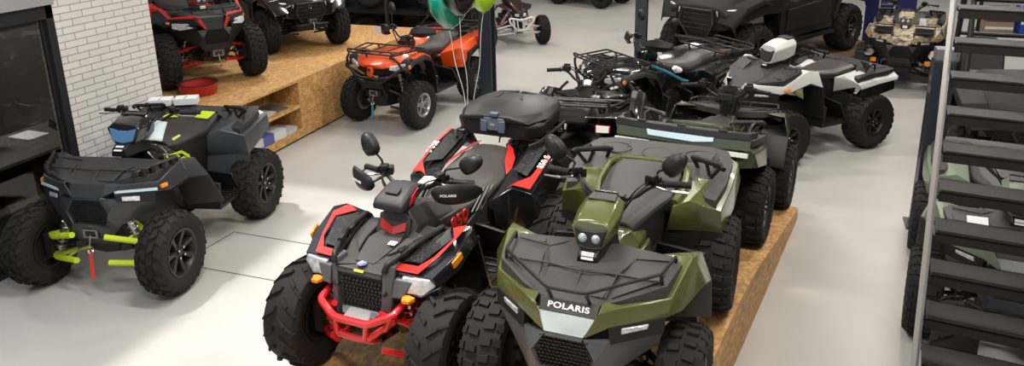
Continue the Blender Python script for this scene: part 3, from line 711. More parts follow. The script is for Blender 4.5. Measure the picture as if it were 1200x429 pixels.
    # handlebar, guards
    MB().hull([(.24, [(0, 1.06), (.05, 1.055), (.085, 1.02), (.06, .95), (0, .94)]), (.12, [(0, 1.11), (.06, 1.10), (.095, 1.05), (.07, .96), (0, .95)]), (.03, [(0, 1.06), (.05, 1.05), (.08, 1.0), (.06, .93), (0, .93)])]).build('dash_pod', M_GLB, root, bevel=.01)
    hb = handlebar(root, .16, 1.19, .38, .12, .06, None, mirrors, guards=M_BLK if guards else None)
    if guards and tag_white: MB().slab([(.318, -.28, 1.235), (.318, -.39, 1.235), (.322, -.39, 1.135), (.322, -.28, 1.135)], (.004, 0, 0)).build('white_label', M_LBL, hb)
    # tank cover and seat
    b = MB().hull([(.20, [(0, .97), (.07, .96), (.12, .90), (.16, .60), (0, .60)]), (0, [(0, .93), (.10, .92), (.15, .86), (.18, .56), (0, .56)]), (-.15, [(0, .84), (.1, .83), (.13, .78), (.16, .56), (0, .56)])])
    b.build('tank_cover', gloss or M_GLB, root, bevel=.015)
    for s in (1, -1): MB().slab([(.32, s*.19, .86), (.05, s*.20, .83), (-.02, s*.19, .70), (.12, s*.21, .58), (.30, s*.30, .72)], (0, s*.02, 0)).build('side_panel', M_BLK, root, bevel=.008)
    b = MB().hull([(.02, [(0, .93), (.06, .92), (.09, .88), (.07, .80), (0, .80)]), (-.12, [(0, .90), (.11, .89), (.15, .85), (.12, .76), (0, .76)]), (-.38, [(0, .87), (.15, .86), (.20, .82), (.17, .74), (0, .74)]), (-.52, [(0, .90), (.15, .89), (.20, .85), (.17, .76), (0, .76)]), (-.60, [(0, .95), (.14, .94), (.19, .90), (.17, .80), (0, .80)]), (-.88, [(0, .97), (.12, .96), (.17, .92), (.15, .80), (0, .80)])])
    b.build('seat', seat, root, bevel=.03, smooth=60)
    # rear body
    for s in (1, -1):
        V = [(-.30, s*.19, .76), (-.38, s*.44, .84), (-.44, s*.52, .80), (-.46, s*.53, .55), (-.62, s*.50, .92), (-.95, s*.50, .95), (-1.22, s*.43, .92), (-1.24, s*.18, .92), (-.60, s*.20, .86), (-1.0, s*.555, .80), (-.62, s*.555, .82), (-1.28, s*.46, .78), (-.36, s*.20, .55)]
        b = MB().add(V, [(0, 1, 4, 8), (1, 2, 10, 4), (2, 3, 10), (4, 10, 9, 5), (5, 9, 11, 6), (8, 4, 5, 6, 7), (0, 12, 3, 2, 1)])
        rf = b.build('rear_fender', body, root, solid=.014, bevel=.01, smooth=30)
        b = MB(); path = [(-.42, .555, .50), (-.48, .575, .76), (-.64, .585, .83), (-.95, .585, .80), (-1.16, .54, .70)]; V = []; F = []
        for (x, y, z) in path: V += [(x, s*(y-.07), z+.01), (x, s*y, z), (x, s*(y+.01), z-.05)]
        for i in range(len(path)-1):
            a = i*3; F += [(a, a+1, a+4, a+3), (a+1, a+2, a+5, a+4)]
        b.add(V, F).build('fender_flare', M_BLK, rf, solid=.012, bevel=.004)
        MB().box((-1.265, s*.33, .83), (.03, .12, .06)).build('tail_light', M_TAIL, root, bevel=.006)
    footwell(root, .22, -.30, .17, .50, .38)
    WARP[0] = None
    return root

# ---------------------------------------------------------------- side-by-side utility vehicle
def side_by_side(label, loc, rz, body, wb=2.0, yo=.74, r=.36, cage=True, tread='block', dark_door=True, grp=None, name='utility_vehicle', front_badge=False, film=False, doors=True, roof=False, bed=True, tub=None):
    root = thing(name, label, 'utility vehicle', loc, rz, grp)
    xf, xr = wb/2, -wb/2
    wheels(root, xf, xr, yo, r, .26, .30, .19, tread, 'ten', M_RIM)
    suspension(root, xf, xr, yo, r, M_BLK, M_BLK, .26, .30, .80)
    MB().hull([(xf+.25, [(0, .62), (.2, .62), (.22, .36), (0, .36)]), (xf-.2, [(0, .6), (.3, .6), (.34, .30), (0, .30)]), (xr, [(0, .6), (.36, .6), (.36, .32), (0, .32)]), (xr-.35, [(0, .66), (.3, .66), (.3, .42), (0, .42)])]).build('frame', M_BLK, root, bevel=.01)
    b = MB().hull([(xf+.42, [(0, .90), (.30, .88), (.42, .80), (.40, .62), (0, .58)]), (xf+.30, [(0, 1.0), (.40, .97), (.58, .88), (.56, .70), (0, .62)]), (xf-.10, [(0, 1.12), (.45, 1.09), (.66, .98), (.66, .80), (0, .78)]), (xf-.42, [(0, 1.16), (.48, 1.13), (.70, 1.0), (.70, .78), (0, .78)])])
    b.build('hood', body, root, bevel=.02, smooth=28)
    b = MB().slab([(xf+.425, .22, .86), (xf+.425, -.22, .86), (xf+.44, -.26, .70), (xf+.40, -.14, .50), (xf+.40, .14, .50), (xf+.44, .26, .70)], (-.04, 0, 0))
    g = b.build('grille', M_BLK, root, bevel=.008)
    b = MB().tube([(xf+.445, .22, .86), (xf+.445, -.22, .86), (xf+.46, -.26, .70), (xf+.42, -.14, .50), (xf+.42, .14, .50), (xf+.46, .26, .70)], .012, 6, True)
    for k in range(4): b.tube([(xf+.44, -.2, .80-.06*k), (xf+.44, .2, .80-.06*k)], .005, 5)
    b.build('grille_frame', M_DGR, g)
    if front_badge: MB().tube(arc((xf+.45, 0, .80), .03, 50, 310, 10, 'yz'), .008, 6).build('badge', M_CHR, g)
    for s in (1, -1):
        MB().slab([(xf+.43, s*.27, .86), (xf+.34, s*.50, .90), (xf+.33, s*.52, .82), (xf+.42, s*.30, .75)], (-.05, 0, 0)).build('headlight', M_LNS, root, bevel=.01)
        path = [(xf+.46, yo-.16, .70), (xf+.30, yo-.06, .92), (xf, yo-.02, 1.0), (xf-.32, yo-.04, .92), (xf-.46, yo-.06, .58)]
        V = []; F = []
        for (x, y, z) in path: V += [(x, s*(y-.22), z+.03), (x, s*y, z), (x, s*(y+.02), z-.06)]
        for i in range(4):
            a = i*3; F += [(a, a+1, a+4, a+3), (a+1, a+2, a+5, a+4)]
        MB().add(V, F).build('front_fender', body, root, solid=.015, bevel=.008, smooth=30)
        path = [(xr+.50, yo-.04, .55), (xr+.36, yo-.03, .86), (xr, yo-.01, .97), (xr-.34, yo-.04, .88), (xr-.46, yo-.08, .66)]
        V = []; F = []
        for (x, y, z) in path: V += [(x, s*(y-.30), z+.03), (x, s*y, z), (x, s*(y+.02), z-.06)]
        for i in range(4):
            a = i*3; F += [(a, a+1, a+4, a+3), (a+1, a+2, a+5, a+4)]
        MB().add(V, F).build('rear_fender', body, root, solid=.015, bevel=.008, smooth=30)
        if doors:
            b = MB().slab([(xf-.46, s*(yo-.06), .96), (xf-.50, s*(yo-.06), .42), (xr+.52, s*(yo-.06), .42), (xr+.45, s*(yo-.06), .70), (xr+.55, s*(yo-.08), 1.02), (xf-.8, s*(yo-.06), .88)], (0, -s*.04, 0))
            b.slab([(xf-.6, s*(yo-.055), .80), (xf-.6, s*(yo-.055), .52), (xr+.65, s*(yo-.055), .5), (xr+.6, s*(yo-.055), .85)], (0, s*.02, 0))
            b.build('door', tub or M_BLK, root, bevel=.01)
        MB().box((.0, s*.34, .36), (wb-.9, .62, .05)).build('cab_floor', M_BLK, root)
        b = MB().hull([(-.02, [(0, .66), (.22, .65), (.24, .60), (.22, .50), (0, .50)]), (-.45, [(0, .62), (.24, .61), (.26, .57), (.24, .46), (0, .46)])]).hull([([-.40, -.40, -.40, -.40, -.40], [(0, .70), (.2, .7), (.23, .66), (.22, .60), (0, .60)]), ([-.50, -.50, -.48, -.46, -.46], [(0, .74), (.22, .73), (.24, .68), (.22, .60), (0, .6)])])
        b.slab([(-.44, .24, .60), (-.44, -.24, .60), (-.56, -.22, 1.10), (-.58, -.12, 1.22), (-.58, .12, 1.22), (-.56, .22, 1.10)], (-.10, 0, 0))
        b.map(lambda x, y, z, s=s: (x, y+s*.34, z)).build('seat', M_SEAT, root, bevel=.03, smooth=50)
    MB().box((xf-.55, 0, .95), (.2, 1.2, .22)).build('dashboard', M_BLK, root, bevel=.02)
    MB().tube(arc((xf-.78, .36, 1.02), .16, 0, 360, 20, 'yz')[:-1], .016, 8, True).tube([(xf-.78, .36, 1.02), (xf-.5, .36, .92)], .02, 8).tube([(xf-.78, .22, 1.02), (xf-.78, .50, 1.02)], .012, 6).build('steering_wheel', M_BLK, root)
    if cage:
        b = MB()
        for s in (1, -1):
            b.tube(rnd([(xf-.40, s*.62, .95), (xf-.85, s*.60, 1.78), (-.70, s*.60, 1.82), (xr+.35, s*.62, .95)], .12, 5), .027, 8)
            b.tube([(-.55, s*.60, 1.82), (-.60, s*.64, .75)], .025, 8)
        for x, z in ((xf-.86, 1.78), (-.62, 1.82), (-.64, 1.25)): b.tube([(x, .6, z), (x, -.6, z)], .025, 8)
        b.build('roll_cage', M_BLK, root)
    if roof: MB().slab([(xf-.85, .62, 1.84), (xf-.85, -.62, 1.84), (-.75, -.64, 1.88), (-.75, .64, 1.88)], (0, 0, .04)).build('roof_panel', M_BLK, root, bevel=.02)
    if bed:
        b = MB().box((xr-.12, 0, .86), (.95, 1.3, .04))
        for s in (1, -1): b.box((xr-.12, s*.64, 1.0), (.95, .03, .28))
        b.box((xr-.60, 0, 1.0), (.03, 1.3, .28)).box((xr+.36, 0, 1.0), (.03, 1.3, .28)).build('cargo_bed', M_BLK, root, bevel=.008)
    MB().box((xf+.44, 0, .46), (.05, .5, .08)).tube(rnd([(xf+.3, .3, .45), (xf+.5, .28, .50), (xf+.5, -.28, .50), (xf+.3, -.3, .45)], .05), .02, 8).build('front_bumper', M_BLK, root)
    return root

# ---------------------------------------------------------------- racing quad
def racequad(label, loc, rz, accent, plastics):
    root = thing('racing_quad', label, 'quad bike', loc, rz)
    wheels(root, .62, -.60, .58, .265, .17, .26, .13, 'block', 'ten', M_RIM, nuts=False)
    for s in (1, -1):
        for z0, z1 in ((.42, .33), (.27, .22)):
            MB().tube(rnd([(.78, s*.09, z0), (.66, s*.40, z1), (.62, s*.45, z1)], .03), .016, 8).tube(rnd([(.44, s*.11, z0), (.58, s*.38, z1), (.62, s*.45, z1)], .03), .016, 8).build('suspension_arm', accent, root)
        shock(root, (.60, s*.13, .62), (.62, s*.38, .27), M_RED)
    MB().tube([(-.60, .5, .265), (-.60, -.5, .265)], .025, 8).tube([(-.6, 0, .27), (-.1, 0, .34)], .05, 8).build('rear_axle', M_ENG, root)
    b = MB()
    for s in (1, -1):
        b.tube(rnd([(.80, s*.08, .25), (.35, s*.13, .22), (-.25, s*.13, .26), (-.35, s*.12, .60), (.30, s*.10, .70), (.78, s*.08, .45), (.80, s*.08, .25)], .05), .017, 8)
        b.tube([(-.3, s*.12, .58), (-.8, s*.08, .72)], .014, 8)
    b.build('frame', accent, root)
    MB().box((0, 0, .36), (.36, .2, .24)).lathe([(-.13, 0), (-.13, .1), (.13, .1), (.13, 0)], c=(-.05, 0, .32), n=16, closed=False).lathe([(.3, .07), (.5, .085), (.52, .05)], c=(.02, 0, .05), axis='z', n=14).build('engine', M_ENG, root, bevel=.01)
    b = MB().tube(rnd([(.90, .07, .33), (.96, .22, .50), (.93, .22, .56), (.94, 0, .52), (.93, -.22, .56), (.96, -.22, .50), (.90, -.07, .33)], .04), .016, 8)
    b.tube([(.90, .07, .33), (.90, -.07, .33)], .016, 8)
    for s in (1, -1): b.tube([(.94, s*.08, .53), (.91, s*.05, .34)], .012, 6).tube([(.95, s*.15, .5), (.72, s*.09, .45)], .014, 6).tube([(.90, s*.06, .33), (.78, s*.08, .27)], .014, 6)
    b.build('front_bumper', accent, root)
    b = MB().hull([([.92, .9, .88, .88], [(0, .66), (.06, .65), (.10, .58), (0, .55)]), (.62, [(0, .80), (.12, .78), (.17, .70), (0, .66)]), (.25, [(0, .86), (.12, .84), (.15, .74), (0, .70)])])
    b.build('nose_cover', plastics, root, bevel=.015)
    for s in (1, -1):
        V = [(.80, s*.12, .66), (.74, s*.24, .69), (.58, s*.31, .73), (.40, s*.30, .71), (.36, s*.12, .76), (.34, s*.32, .60)]
        MB().add(V, [(0, 1, 2, 3, 4), (3, 2, 5)]).build('front_fender', plastics, root, solid=.012, bevel=.006)
        V = [(-.25, s*.12, .72), (-.32, s*.40, .70), (-.60, s*.46, .80), (-.86, s*.36, .82), (-.88, s*.1, .82), (-.28, s*.40, .50)]
        MB().add(V, [(0, 1, 2, 3, 4), (0, 5, 1)]).build('rear_fender', plastics, root, solid=.012, bevel=.006)
        MB().slab([(.90, s*.04, .62), (.86, s*.10, .62), (.86, s*.10, .58), (.90, s*.04, .57)], (.02, 0, 0)).build('headlight', M_LNS, root, bevel=.004)
    MB().hull([(.22, [(0, .88), (.06, .87), (.08, .82), (0, .78)]), (-.2, [(0, .80), (.10, .79), (.13, .74), (0, .70)]), (-.75, [(0, .84), (.11, .83), (.13, .79), (0, .76)])]).build('seat', M_SEAT, root, bevel=.02, smooth=60)
    handlebar(root, .34, 1.06, .40, .05, .08)
    return root
# ---------------------------------------------------------------- camera
F, PITCH, ROLL, CH, CY, YAW = 900., RAD(16.64), RAD(-1.11), 3.13, 124.7, RAD(20.)
def make_camera():
    cp, sp = cos(PITCH), sin(PITCH); cr, sr = cos(ROLL), sin(ROLL)
    fwd = Vector((0, cp, -sp)); right = Vector((1, 0, 0)); up = Vector((0, sp, cp))
    X = cr*right+sr*up; Y = -(sr*right-cr*up); Z = -fwd
    R = Matrix.Rotation(YAW, 3, 'Z') @ Matrix((X, Y, Z)).transposed()
    cam = bpy.data.cameras.new('camera'); o = bpy.data.objects.new('camera', cam); COL.objects.link(o)
    o.matrix_world = Matrix.Translation((0, 0, CH)) @ R.to_4x4()
    cam.sensor_fit = 'HORIZONTAL'; cam.sensor_width = 36; cam.lens = F/1200*36; cam.shift_y = -(214.5-CY)/1200; cam.clip_end = 200; cam.clip_start = .05
    SC.camera = o
make_camera()
SC.view_settings.view_transform = 'Standard'; SC.view_settings.look = 'None'; SC.view_settings.gamma = 1; SC.view_settings.exposure = .06
SC.view_settings.use_curve_mapping = False
SC.cycles.max_bounces = 6; SC.cycles.diffuse_bounces = 3; SC.cycles.glossy_bounces = 3; SC.cycles.transparent_max_bounces = 8
SC.cycles.use_denoising = True; SC.cycles.sample_clamp_indirect = 6; SC.cycles.caustics_reflective = False; SC.cycles.caustics_refractive = False

# ---------------------------------------------------------------- room shell
M_FLOOR = floor_mat(); M_BRICK = brick_mat(); M_GLASS = glass_mat()
M_WALL = mat('grey_wall_paint', (.40, .40, .39), .7); M_CEIL = mat('ceiling_paint', (.55, .55, .54), .8)
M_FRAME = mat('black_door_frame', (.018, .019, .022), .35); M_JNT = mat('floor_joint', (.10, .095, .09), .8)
M_DARKW = mat('dark_room_wall', (.045, .04, .036), .8); M_COLB = mat('blue_black_steel', (.018, .024, .034), .38, coat=.2)
struct(MB().slab([(-16, -4, 0), (9, -4, 0), (9, 26, 0), (-16, 26, 0)], (0, 0, -.2)).build('floor', M_FLOOR, smooth=0))
struct(MB().slab([(-16, 6.5, 5.2), (9, 6.5, 5.2), (9, 26, 5.2), (-16, 26, 5.2)], (0, 0, .3)).slab([(-2.6, -4, 5.2), (9, -4, 5.2), (9, 6.5, 5.2), (-2.6, 6.5, 5.2)], (0, 0, .3)).build('ceiling', M_CEIL, smooth=0))   # unseen; front left bay left open as a roof light, shaping the sun patch
struct(MB().slab([(-16, 26, 0), (9, 26, 0), (9, 26.2, 0), (-16, 26.2, 0)], (0, 0, 5.5)).build('wall_back', M_WALL, smooth=0))
struct(MB().slab([(9, -4, 0), (9.2, -4, 0), (9.2, 26, 0), (9, 26, 0)], (0, 0, 5.5)).build('wall_right', M_WALL, smooth=0))
struct(MB().slab([(-16.2, 5.9, 0), (-16, 5.9, 0), (-16, 26, 0), (-16.2, 26, 0)], (0, 0, 5.5)).build('wall_left', mat('dark_left_wall', (.16, .15, .15), .8), smooth=0))
struct(MB().box((3.1, -3.9, 2.6), (11.6, .2, 5.2)).build('wall_front', M_WALL, smooth=0))  # unseen wall, added to keep daylight off the right side
# white brick pier beside the glazed door
struct(MB().box((-6.06, 5.37, 2.6), (.22, 1.06, 5.2)).build('wall_brick', M_BRICK, smooth=0))
# header over the door
struct(MB().box((-6.04, 2.0, 2.27), (.26, 5.68, .22)).build('trim_1', mat('grey_header', (.30, .31, .30), .6), smooth=0, bevel=.004))
struct(MB().box((-6.08, 2.0, 3.79), (.18, 5.68, 2.82)).build('wall_header', mat('white_header', (.62, .62, .60), .6), smooth=0))
d = MB()
for (y0, y1, x) in ((4.77, 4.84, -5.985), (3.3, 3.36, -5.985), (.3, .36, -5.985)): d.box((x, (y0+y1)/2, 1.08), (.07, y1-y0, 2.16))
d.box((-5.985, 2.57, 2.10), (.07, 4.54, .12)); d.box((-5.985, 2.57, .02), (.07, 4.54, .04))
d.box((-6.005, 4.755, 1.05), (.03, .03, 2.0)); d.box((-6.005, 4.06, 2.02), (.03, 1.3, .04)); d.box((-6.005, 4.06, .07), (.03, 1.3, .06))
dr = struct(d.build('door_1', M_FRAME, smooth=0, bevel=.004))
MB().box((-6.0, 2.55, 1.05), (.008, 4.44, 2.02)).build('door_glass', M_GLASS, dr, smooth=0)
# the office behind the glass
struct(MB().slab([(-10, -1.85, .004), (-6.18, -1.85, .004), (-6.18, 5.79, .004), (-10, 5.79, .004)], (0, 0, -.003)).build('floor_office', mat('office_carpet', (.10, .095, .09), .9), smooth=0))
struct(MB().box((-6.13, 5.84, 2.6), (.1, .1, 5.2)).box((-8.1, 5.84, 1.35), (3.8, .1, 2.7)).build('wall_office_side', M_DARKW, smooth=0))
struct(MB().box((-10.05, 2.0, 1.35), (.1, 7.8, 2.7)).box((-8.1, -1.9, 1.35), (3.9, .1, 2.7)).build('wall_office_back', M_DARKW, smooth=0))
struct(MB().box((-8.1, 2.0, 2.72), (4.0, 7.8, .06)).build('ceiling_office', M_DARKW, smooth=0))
# saw-cut hatch joints in the floor
j = MB(); z = .0015
for a, b_ in (((-4.70, 5.262), (-3.2, 5.25)), ((-4.66, 4.606), (-3.655, 4.61)), ((-4.70, 5.262), (-4.74, 4.5)), ((-3.655, 4.61), (-3.63, 5.25))):
    a = Vector((*a, z)); b_ = Vector((*b_, z)); t = (b_-a).normalized()*.006; n = Vector((-t.y, t.x, 0))
    j.slab([a-n, b_-n, b_+n, a+n], (0, 0, -.001))
struct(j.build('trim_2', M_JNT, smooth=0))
# steel columns
for i, (x, y) in enumerate(((-4.05, 10.13), (-2.34, 13.0))):
    b = MB().box((x, y, 2.6), (.02, .17, 5.2)).box((x, y-.085, 2.6), (.19, .016, 5.2)).box((x, y+.085, 2.6), (.19, .016, 5.2)).box((x, y, .008), (.3, .3, .016))
    struct(b.build('column', M_COLB, smooth=0))

# ---------------------------------------------------------------- light
W_ = bpy.data.worlds.new('daylight'); SC.world = W_; W_.use_nodes = True
W_.node_tree.nodes['Background'].inputs[0].default_value = (.80, .90, 1.0, 1); W_.node_tree.nodes['Background'].inputs[1].default_value = 1.0
def lamp(kind, name, loc, rot, energy, color=(1, 1, 1), **k):
    l = bpy.data.lights.new(name, kind); l.energy = energy; l.color = color
    for a, v in k.items(): setattr(l, a, v)
    o = bpy.data.objects.new(name, l); COL.objects.link(o); o.location = loc; o.rotation_euler = rot; return o
sd = Vector((.36, -.02, -1)).normalized()
lamp('SUN', 'sun', (0, 0, 8), sd.to_track_quat('-Z', 'Y').to_euler(), 2.9, (1, .985, .96), angle=RAD(2.5))
for (x, y) in ((1, 4), (-2.5, 9.5), (1.5, 8.5), (-7, 10), (-3, 13), (2.5, 13), (-7, 15), (-2, 18), (4, 18), (5, 2.5), (-1.2, .8), (-2.3, 3.6)):
    lamp('AREA', 'ceiling_fill', (x, y, 5.1), (0, 0, 0), 125, (1, .945, .875), shape='RECTANGLE', size=1.5, size_y=.35)  # unseen area lights, added to brighten the hall, its floor and the brick
lamp('AREA', 'office_fill', (-8.0, 4.6, 2.62), (0, 0, 0), 65, (1, .9, .78), shape='RECTANGLE', size=.8, size_y=.3)  # unseen fill light, added so the interior shows through the glass
# ---------------------------------------------------------------- wooden display platforms
PX, PT = -5.645, .77
def left_platform():
    t = thing('display_platform', 'tall wooden display platform with open shelves at its front left corner', 'platform', (-8, 8.6, 0))
    o = Vector((8, -8.6, 0))
    def bx(b, x0, x1, y0, y1, z0, z1): b.box(Vector(((x0+x1)/2, (y0+y1)/2, (z0+z1)/2))+o, (x1-x0, y1-y0, z1-z0))
    b = MB(); bx(b, -11.4, PX, 5.96, 11.25, PT-.03, PT); b.build('deck', M_OSB, t, smooth=0)
    b = MB(); bx(b, PX-.02, PX, 7.76, 11.25, .03, PT-.03); bx(b, PX-.02, PX, 5.96, 7.76, .03, .135); bx(b, PX-.02, PX, 5.96, 6.0, .13, PT-.03); b.build('front_panel', M_OSB, t, smooth=0)
    b = MB(); bx(b, PX-.45, PX, 5.96, 7.78, .41, .45); b.build('shelf', M_OSB, t, smooth=0)
    b = MB(); bx(b, PX-.45, PX-.02, 5.96, 7.78, .10, .135); b.build('shelf', M_OSB, t, smooth=0)
    b = MB(); bx(b, PX-.45, PX-.02, 7.765, 7.79, .03, PT-.03); b.build('shelf_side', M_OSB, t, smooth=0); b = MB(); bx(b, PX-.47, PX-.45, 5.96, 7.79, .03, PT-.03); b.build('shelf_back', M_OSB, t, smooth=0); b = MB(); bx(b, PX-.4, PX-.02, 11.21, 11.25, .0, PT-.03); bx(b, -11.4, PX-.4, 11.2, 11.25, 0, PT-.03); b.build('carcass', M_OSB, t, smooth=0)
    b = MB(); bx(b, PX-.06, PX-.03, 5.96, 11.25, 0, .035); b.build('plinth', M_BLK, t, smooth=0)
    return t
left_platform()
def ramp():
    t = thing('display_ramp', 'low wooden display platform sloping down to the floor at its far end', 'platform', (-1.3, 4, 0))
    R0, R1 = Vector((-.10, 5.02, .47)), Vector((.225, 7.12, .105))       # right edge: top of slope, foot of slope
    dirn = Vector((.148, 1, 0)); N = Vector((-.24-.16, 1.6, .45)); N = Vector((-.10-.148*3.6, 1.42, .45))
    w = Vector((-2.02, .30, 0))
    pr = [N, Vector((-.20, 4.4, .45)), R0-Vector((0, 0, .02)), R1]
    b = MB(); 
    b.loft([[p, p+w, (p+w)*1-Vector((0, 0, .022)), p-Vector((0, 0, .022))] for p in pr])
    b.map(lambda x, y, z: (x+1.3, y-4, z)).build('deck', M_OSB, t, smooth=0)
    for q, nm in ((Vector((0, 0, 0)), 'side_panel'), (w, 'side_panel')):
        top = [p+q-Vector((0, 0, .001)) for p in pr]; bot = [Vector((p.x, p.y, .0)) for p in reversed(top)]
        n = Vector((.02, -.003, 0)) if q.x == 0 else Vector((-.02, .003, 0))
        b = MB().slab(top+bot, n).map(lambda x, y, z: (x+1.3, y-4, z)); b.build(nm, M_OSB, t, smooth=0)
    b = MB().slab([R1, R1+w, Vector((R1.x+w.x, R1.y+w.y, 0)), Vector((R1.x, R1.y, 0))], (0, .018, 0)).map(lambda x, y, z: (x+1.3, y-4, z)); b.build('end_panel', M_OSB, t, smooth=0)
    b = MB().slab([N, N+w, Vector((N.x+w.x, N.y+w.y, 0)), Vector((N.x, N.y, 0))], (0, -.018, 0)).map(lambda x, y, z: (x+1.3, y-4, z)); b.build('end_panel', M_OSB, t, smooth=0)
    return t
ramp()
# ---------------------------------------------------------------- the vehicles in their places
M_SLB = mat('slate_bumper_plastic', (.085, .09, .10), .42)
C570 = dict(body=M_GRN, bumper=M_SLB, marker=False, surround=True, back_film=True, tail_film=True, rim=M_RIM)
g1 = sportsman('quad_bike', 'olive green utility quad with white lettering on its front rack, nearest on the wooden ramp', (-.786, 3.934, .45), RAD(-91.96), C570, word='POLARIS')
M_XPB = mat('charcoal_paint', (.030, .032, .037), .38, coat=.25)
CXP = dict(strip_lamp=True, body=M_XPB, rack=M_DGR, bumper=M_XPB, lime_graphics=True, pod=M_GLB, face=M_SCR, tank=M_GLB, side=M_GLB, stripe=M_LIM, seat_accent=M_LIM, film=M_XPB, side_bars=True, tray_label=True, rear=mat('charcoal_rear_paint', (.05, .054, .062), .35, coat=.3), tail=M_TAIL, splash=mat('charcoal_rear_paint', (0, 0, 0)), pod_scale=(1, 1.25, 1.3))
wxp = warp([(-1.225, -1.0), (-.43, -.55), (.10, -.14), (.37, .08), (.67, .31), (.79, .62), (1.08, .85)], 1.2, [(-1.2, .17), (-.4, .12), (0, .06), (.3, .11), (.7, .13), (1.0, .06)])
wxf = warp([(.26, .02), (.36, .20), (.455, .39), (.60, .46), (.79, .64), (1.08, .85)], 1.2, [(.26, .04), (.45, .09), (.6, .07), (1.0, .06)])
xp = sportsman('quad_bike', 'charcoal quad with lime accents and a red winch strap beside the white brick wall', (-5.129, 4.851, 0), RAD(-79.7), CXP, r=.34, yo=.70, xf=.724, xr=-.724, w=wxp, tread='block', rimstyle='seven', rails=False, z_bar=1.24, x_bar=.25, arm=M_LIM, spring=M_STL, wf=.24, wr=.28, rr=.19, mirrors=(), bar_half=.43, lens=M_BFL, w2=wxf, arm_r=.024)
winch(xp, .84, .525, M_STP, .22)
CD = dict(body=M_DGN, marker=False, surround=True, tail_bar=True, back_film=True, handle=M_DGR)
g2 = sportsman('quad_bike', 'dark olive utility quad facing away on the far slope of the wooden ramp', (-.512, 6.46, .220), RAD(82), CD, ry=RAD(9.9), mirrors=())
M_MACH = mat('machined_alloy', (.42, .41, .40), .3, metal=.8)
cf1 = rackquad('orange utility quad with a tubular front rack beside the left platform', (-4.81, 9.276, 0), RAD(-96.7), M_ORG, rim=M_MACH, strap=M_TEAL, xr=-.855)
cf2 = rackquad('black utility quad with tubular racks parked beside the white quad', (-1.483, 9.322, 0), RAD(-133.6), M_GLB, seat=M_SEATB)
rq = rackquad('small black quad with a brown seat facing away behind the cargo box', (-1.75, 6.75, .16), RAD(96), M_GLB, seat=M_SEATB, guards=False, mirrors=(), front=False, ry=RAD(9.9))
CW = dict(body=M_WHT, rack=M_DGR, bumper=M_BLK, tank=M_WHT, side=M_WHT, stripe=M_LIM, lime_graphics=True, short_rear=1, seat=M_SEATB, pod_scale=(1.2, 1.2, 1.55), pod=M_WHT, face=M_DGR, film=M_BLK)
w850 = warp([(-1.225, -1.10), (.37, .22), (.67, .50), (1.08, 1.0)], 1.03, [(-1.2, .02), (0, .04), (.25, .06), (.3, .13), (.7, .13), (.75, .06), (1.0, .04)])
wh = sportsman('quad_bike', 'white utility quad with a white headlight pod', (.173, 9.289, 0), RAD(-133.6), CW, r=.33, yo=.61, xf=.673, xr=-.673, w=w850, rails=False, z_bar=1.2, x_bar=.2, mirrors=(), rimstyle='seven')
CC = dict(body=M_CAMO, rack=M_BLK, bumper=M_BLK, pod=M_CAMO, film=M_CAMO, tank=M_CAMO, side=M_CAMO, cap=M_DGR)
ca = sportsman('quad_bike', 'camouflage utility quad facing the camera behind the white quad', (1.75, 13.0, 0), RAD(-100), CC, r=.33, yo=.61, rails=False, vents=True, mirrors=(), z_bar=1.18)
rd = sportsman('quad_bike', 'red and black utility quad on the left wooden platform', (-7.2, 7.75, .77), RAD(-32), dict(body=M_BLK, nose_stripe=M_RED, tank=M_RED, rack=M_BLK, bumper=M_BLK, film=M_BLK, rear=M_RED, big_lamp=True, pod=M_RED), r=.34, yo=.62, xf=.70, xr=-.70, rails=False, mirrors=(), arm=M_RED)
winch(rd, 1.05, .43, None)
u1 = side_by_side('black buggy with a hexagonal grille and winch on the left wooden platform', (-7.32, 9.85, .77), RAD(-34.6), M_GLB, wb=2.0, yo=.76, r=.38, front_badge=True)
u1.scale = (.83, .83, .83)
winch(u1, 1.52, .56, None)
u2 = side_by_side('large black side-by-side behind the white quad', (-.33, 13.4, .14), RAD(-120), mat('matte_black_body', (.009, .009, .010), .55, spec=.25), wb=2.3, yo=.69, r=.34)
u2.scale = (1.2, 1.2, 1.2)
sq = racequad('dark red racing quad with a white tube bumper behind the orange quad', (-5.28, 14.24, 0), RAD(-52.6), M_WHT, mat('maroon_plastic', (.022, .007, .008), .3, coat=.4))
sq.scale = (1.08, 1.08, 1.08)

CG = dict(body=mat('sage_plastic', (.16, .20, .14), .35, coat=.4), marker=False)
gs = sportsman('quad_bike', 'sage green utility quad with a white label, seen through the stairs', (1.62, 6.05, 0), RAD(-98), CG, rails=False, mirrors=(), rimstyle='seven')
MB().slab([(.86, -.30, .915), (.86, -.18, .915), (.72, -.18, .935), (.72, -.30, .93)], (0, 0, .004)).build('white_label', M_LBL, gs)
u3 = side_by_side('black side-by-side with a roll cage seen through the middle stair treads', (2.5, 9.6, 0), RAD(-95), mat('matte_black_body', (0, 0, 0)), wb=2.2, yo=.76, r=.36, bed=False)
bq = rackquad('black quad far at the back of the hall', (-4.75, 19.0, 0), RAD(-20), M_GLB, guards=False, mirrors=())

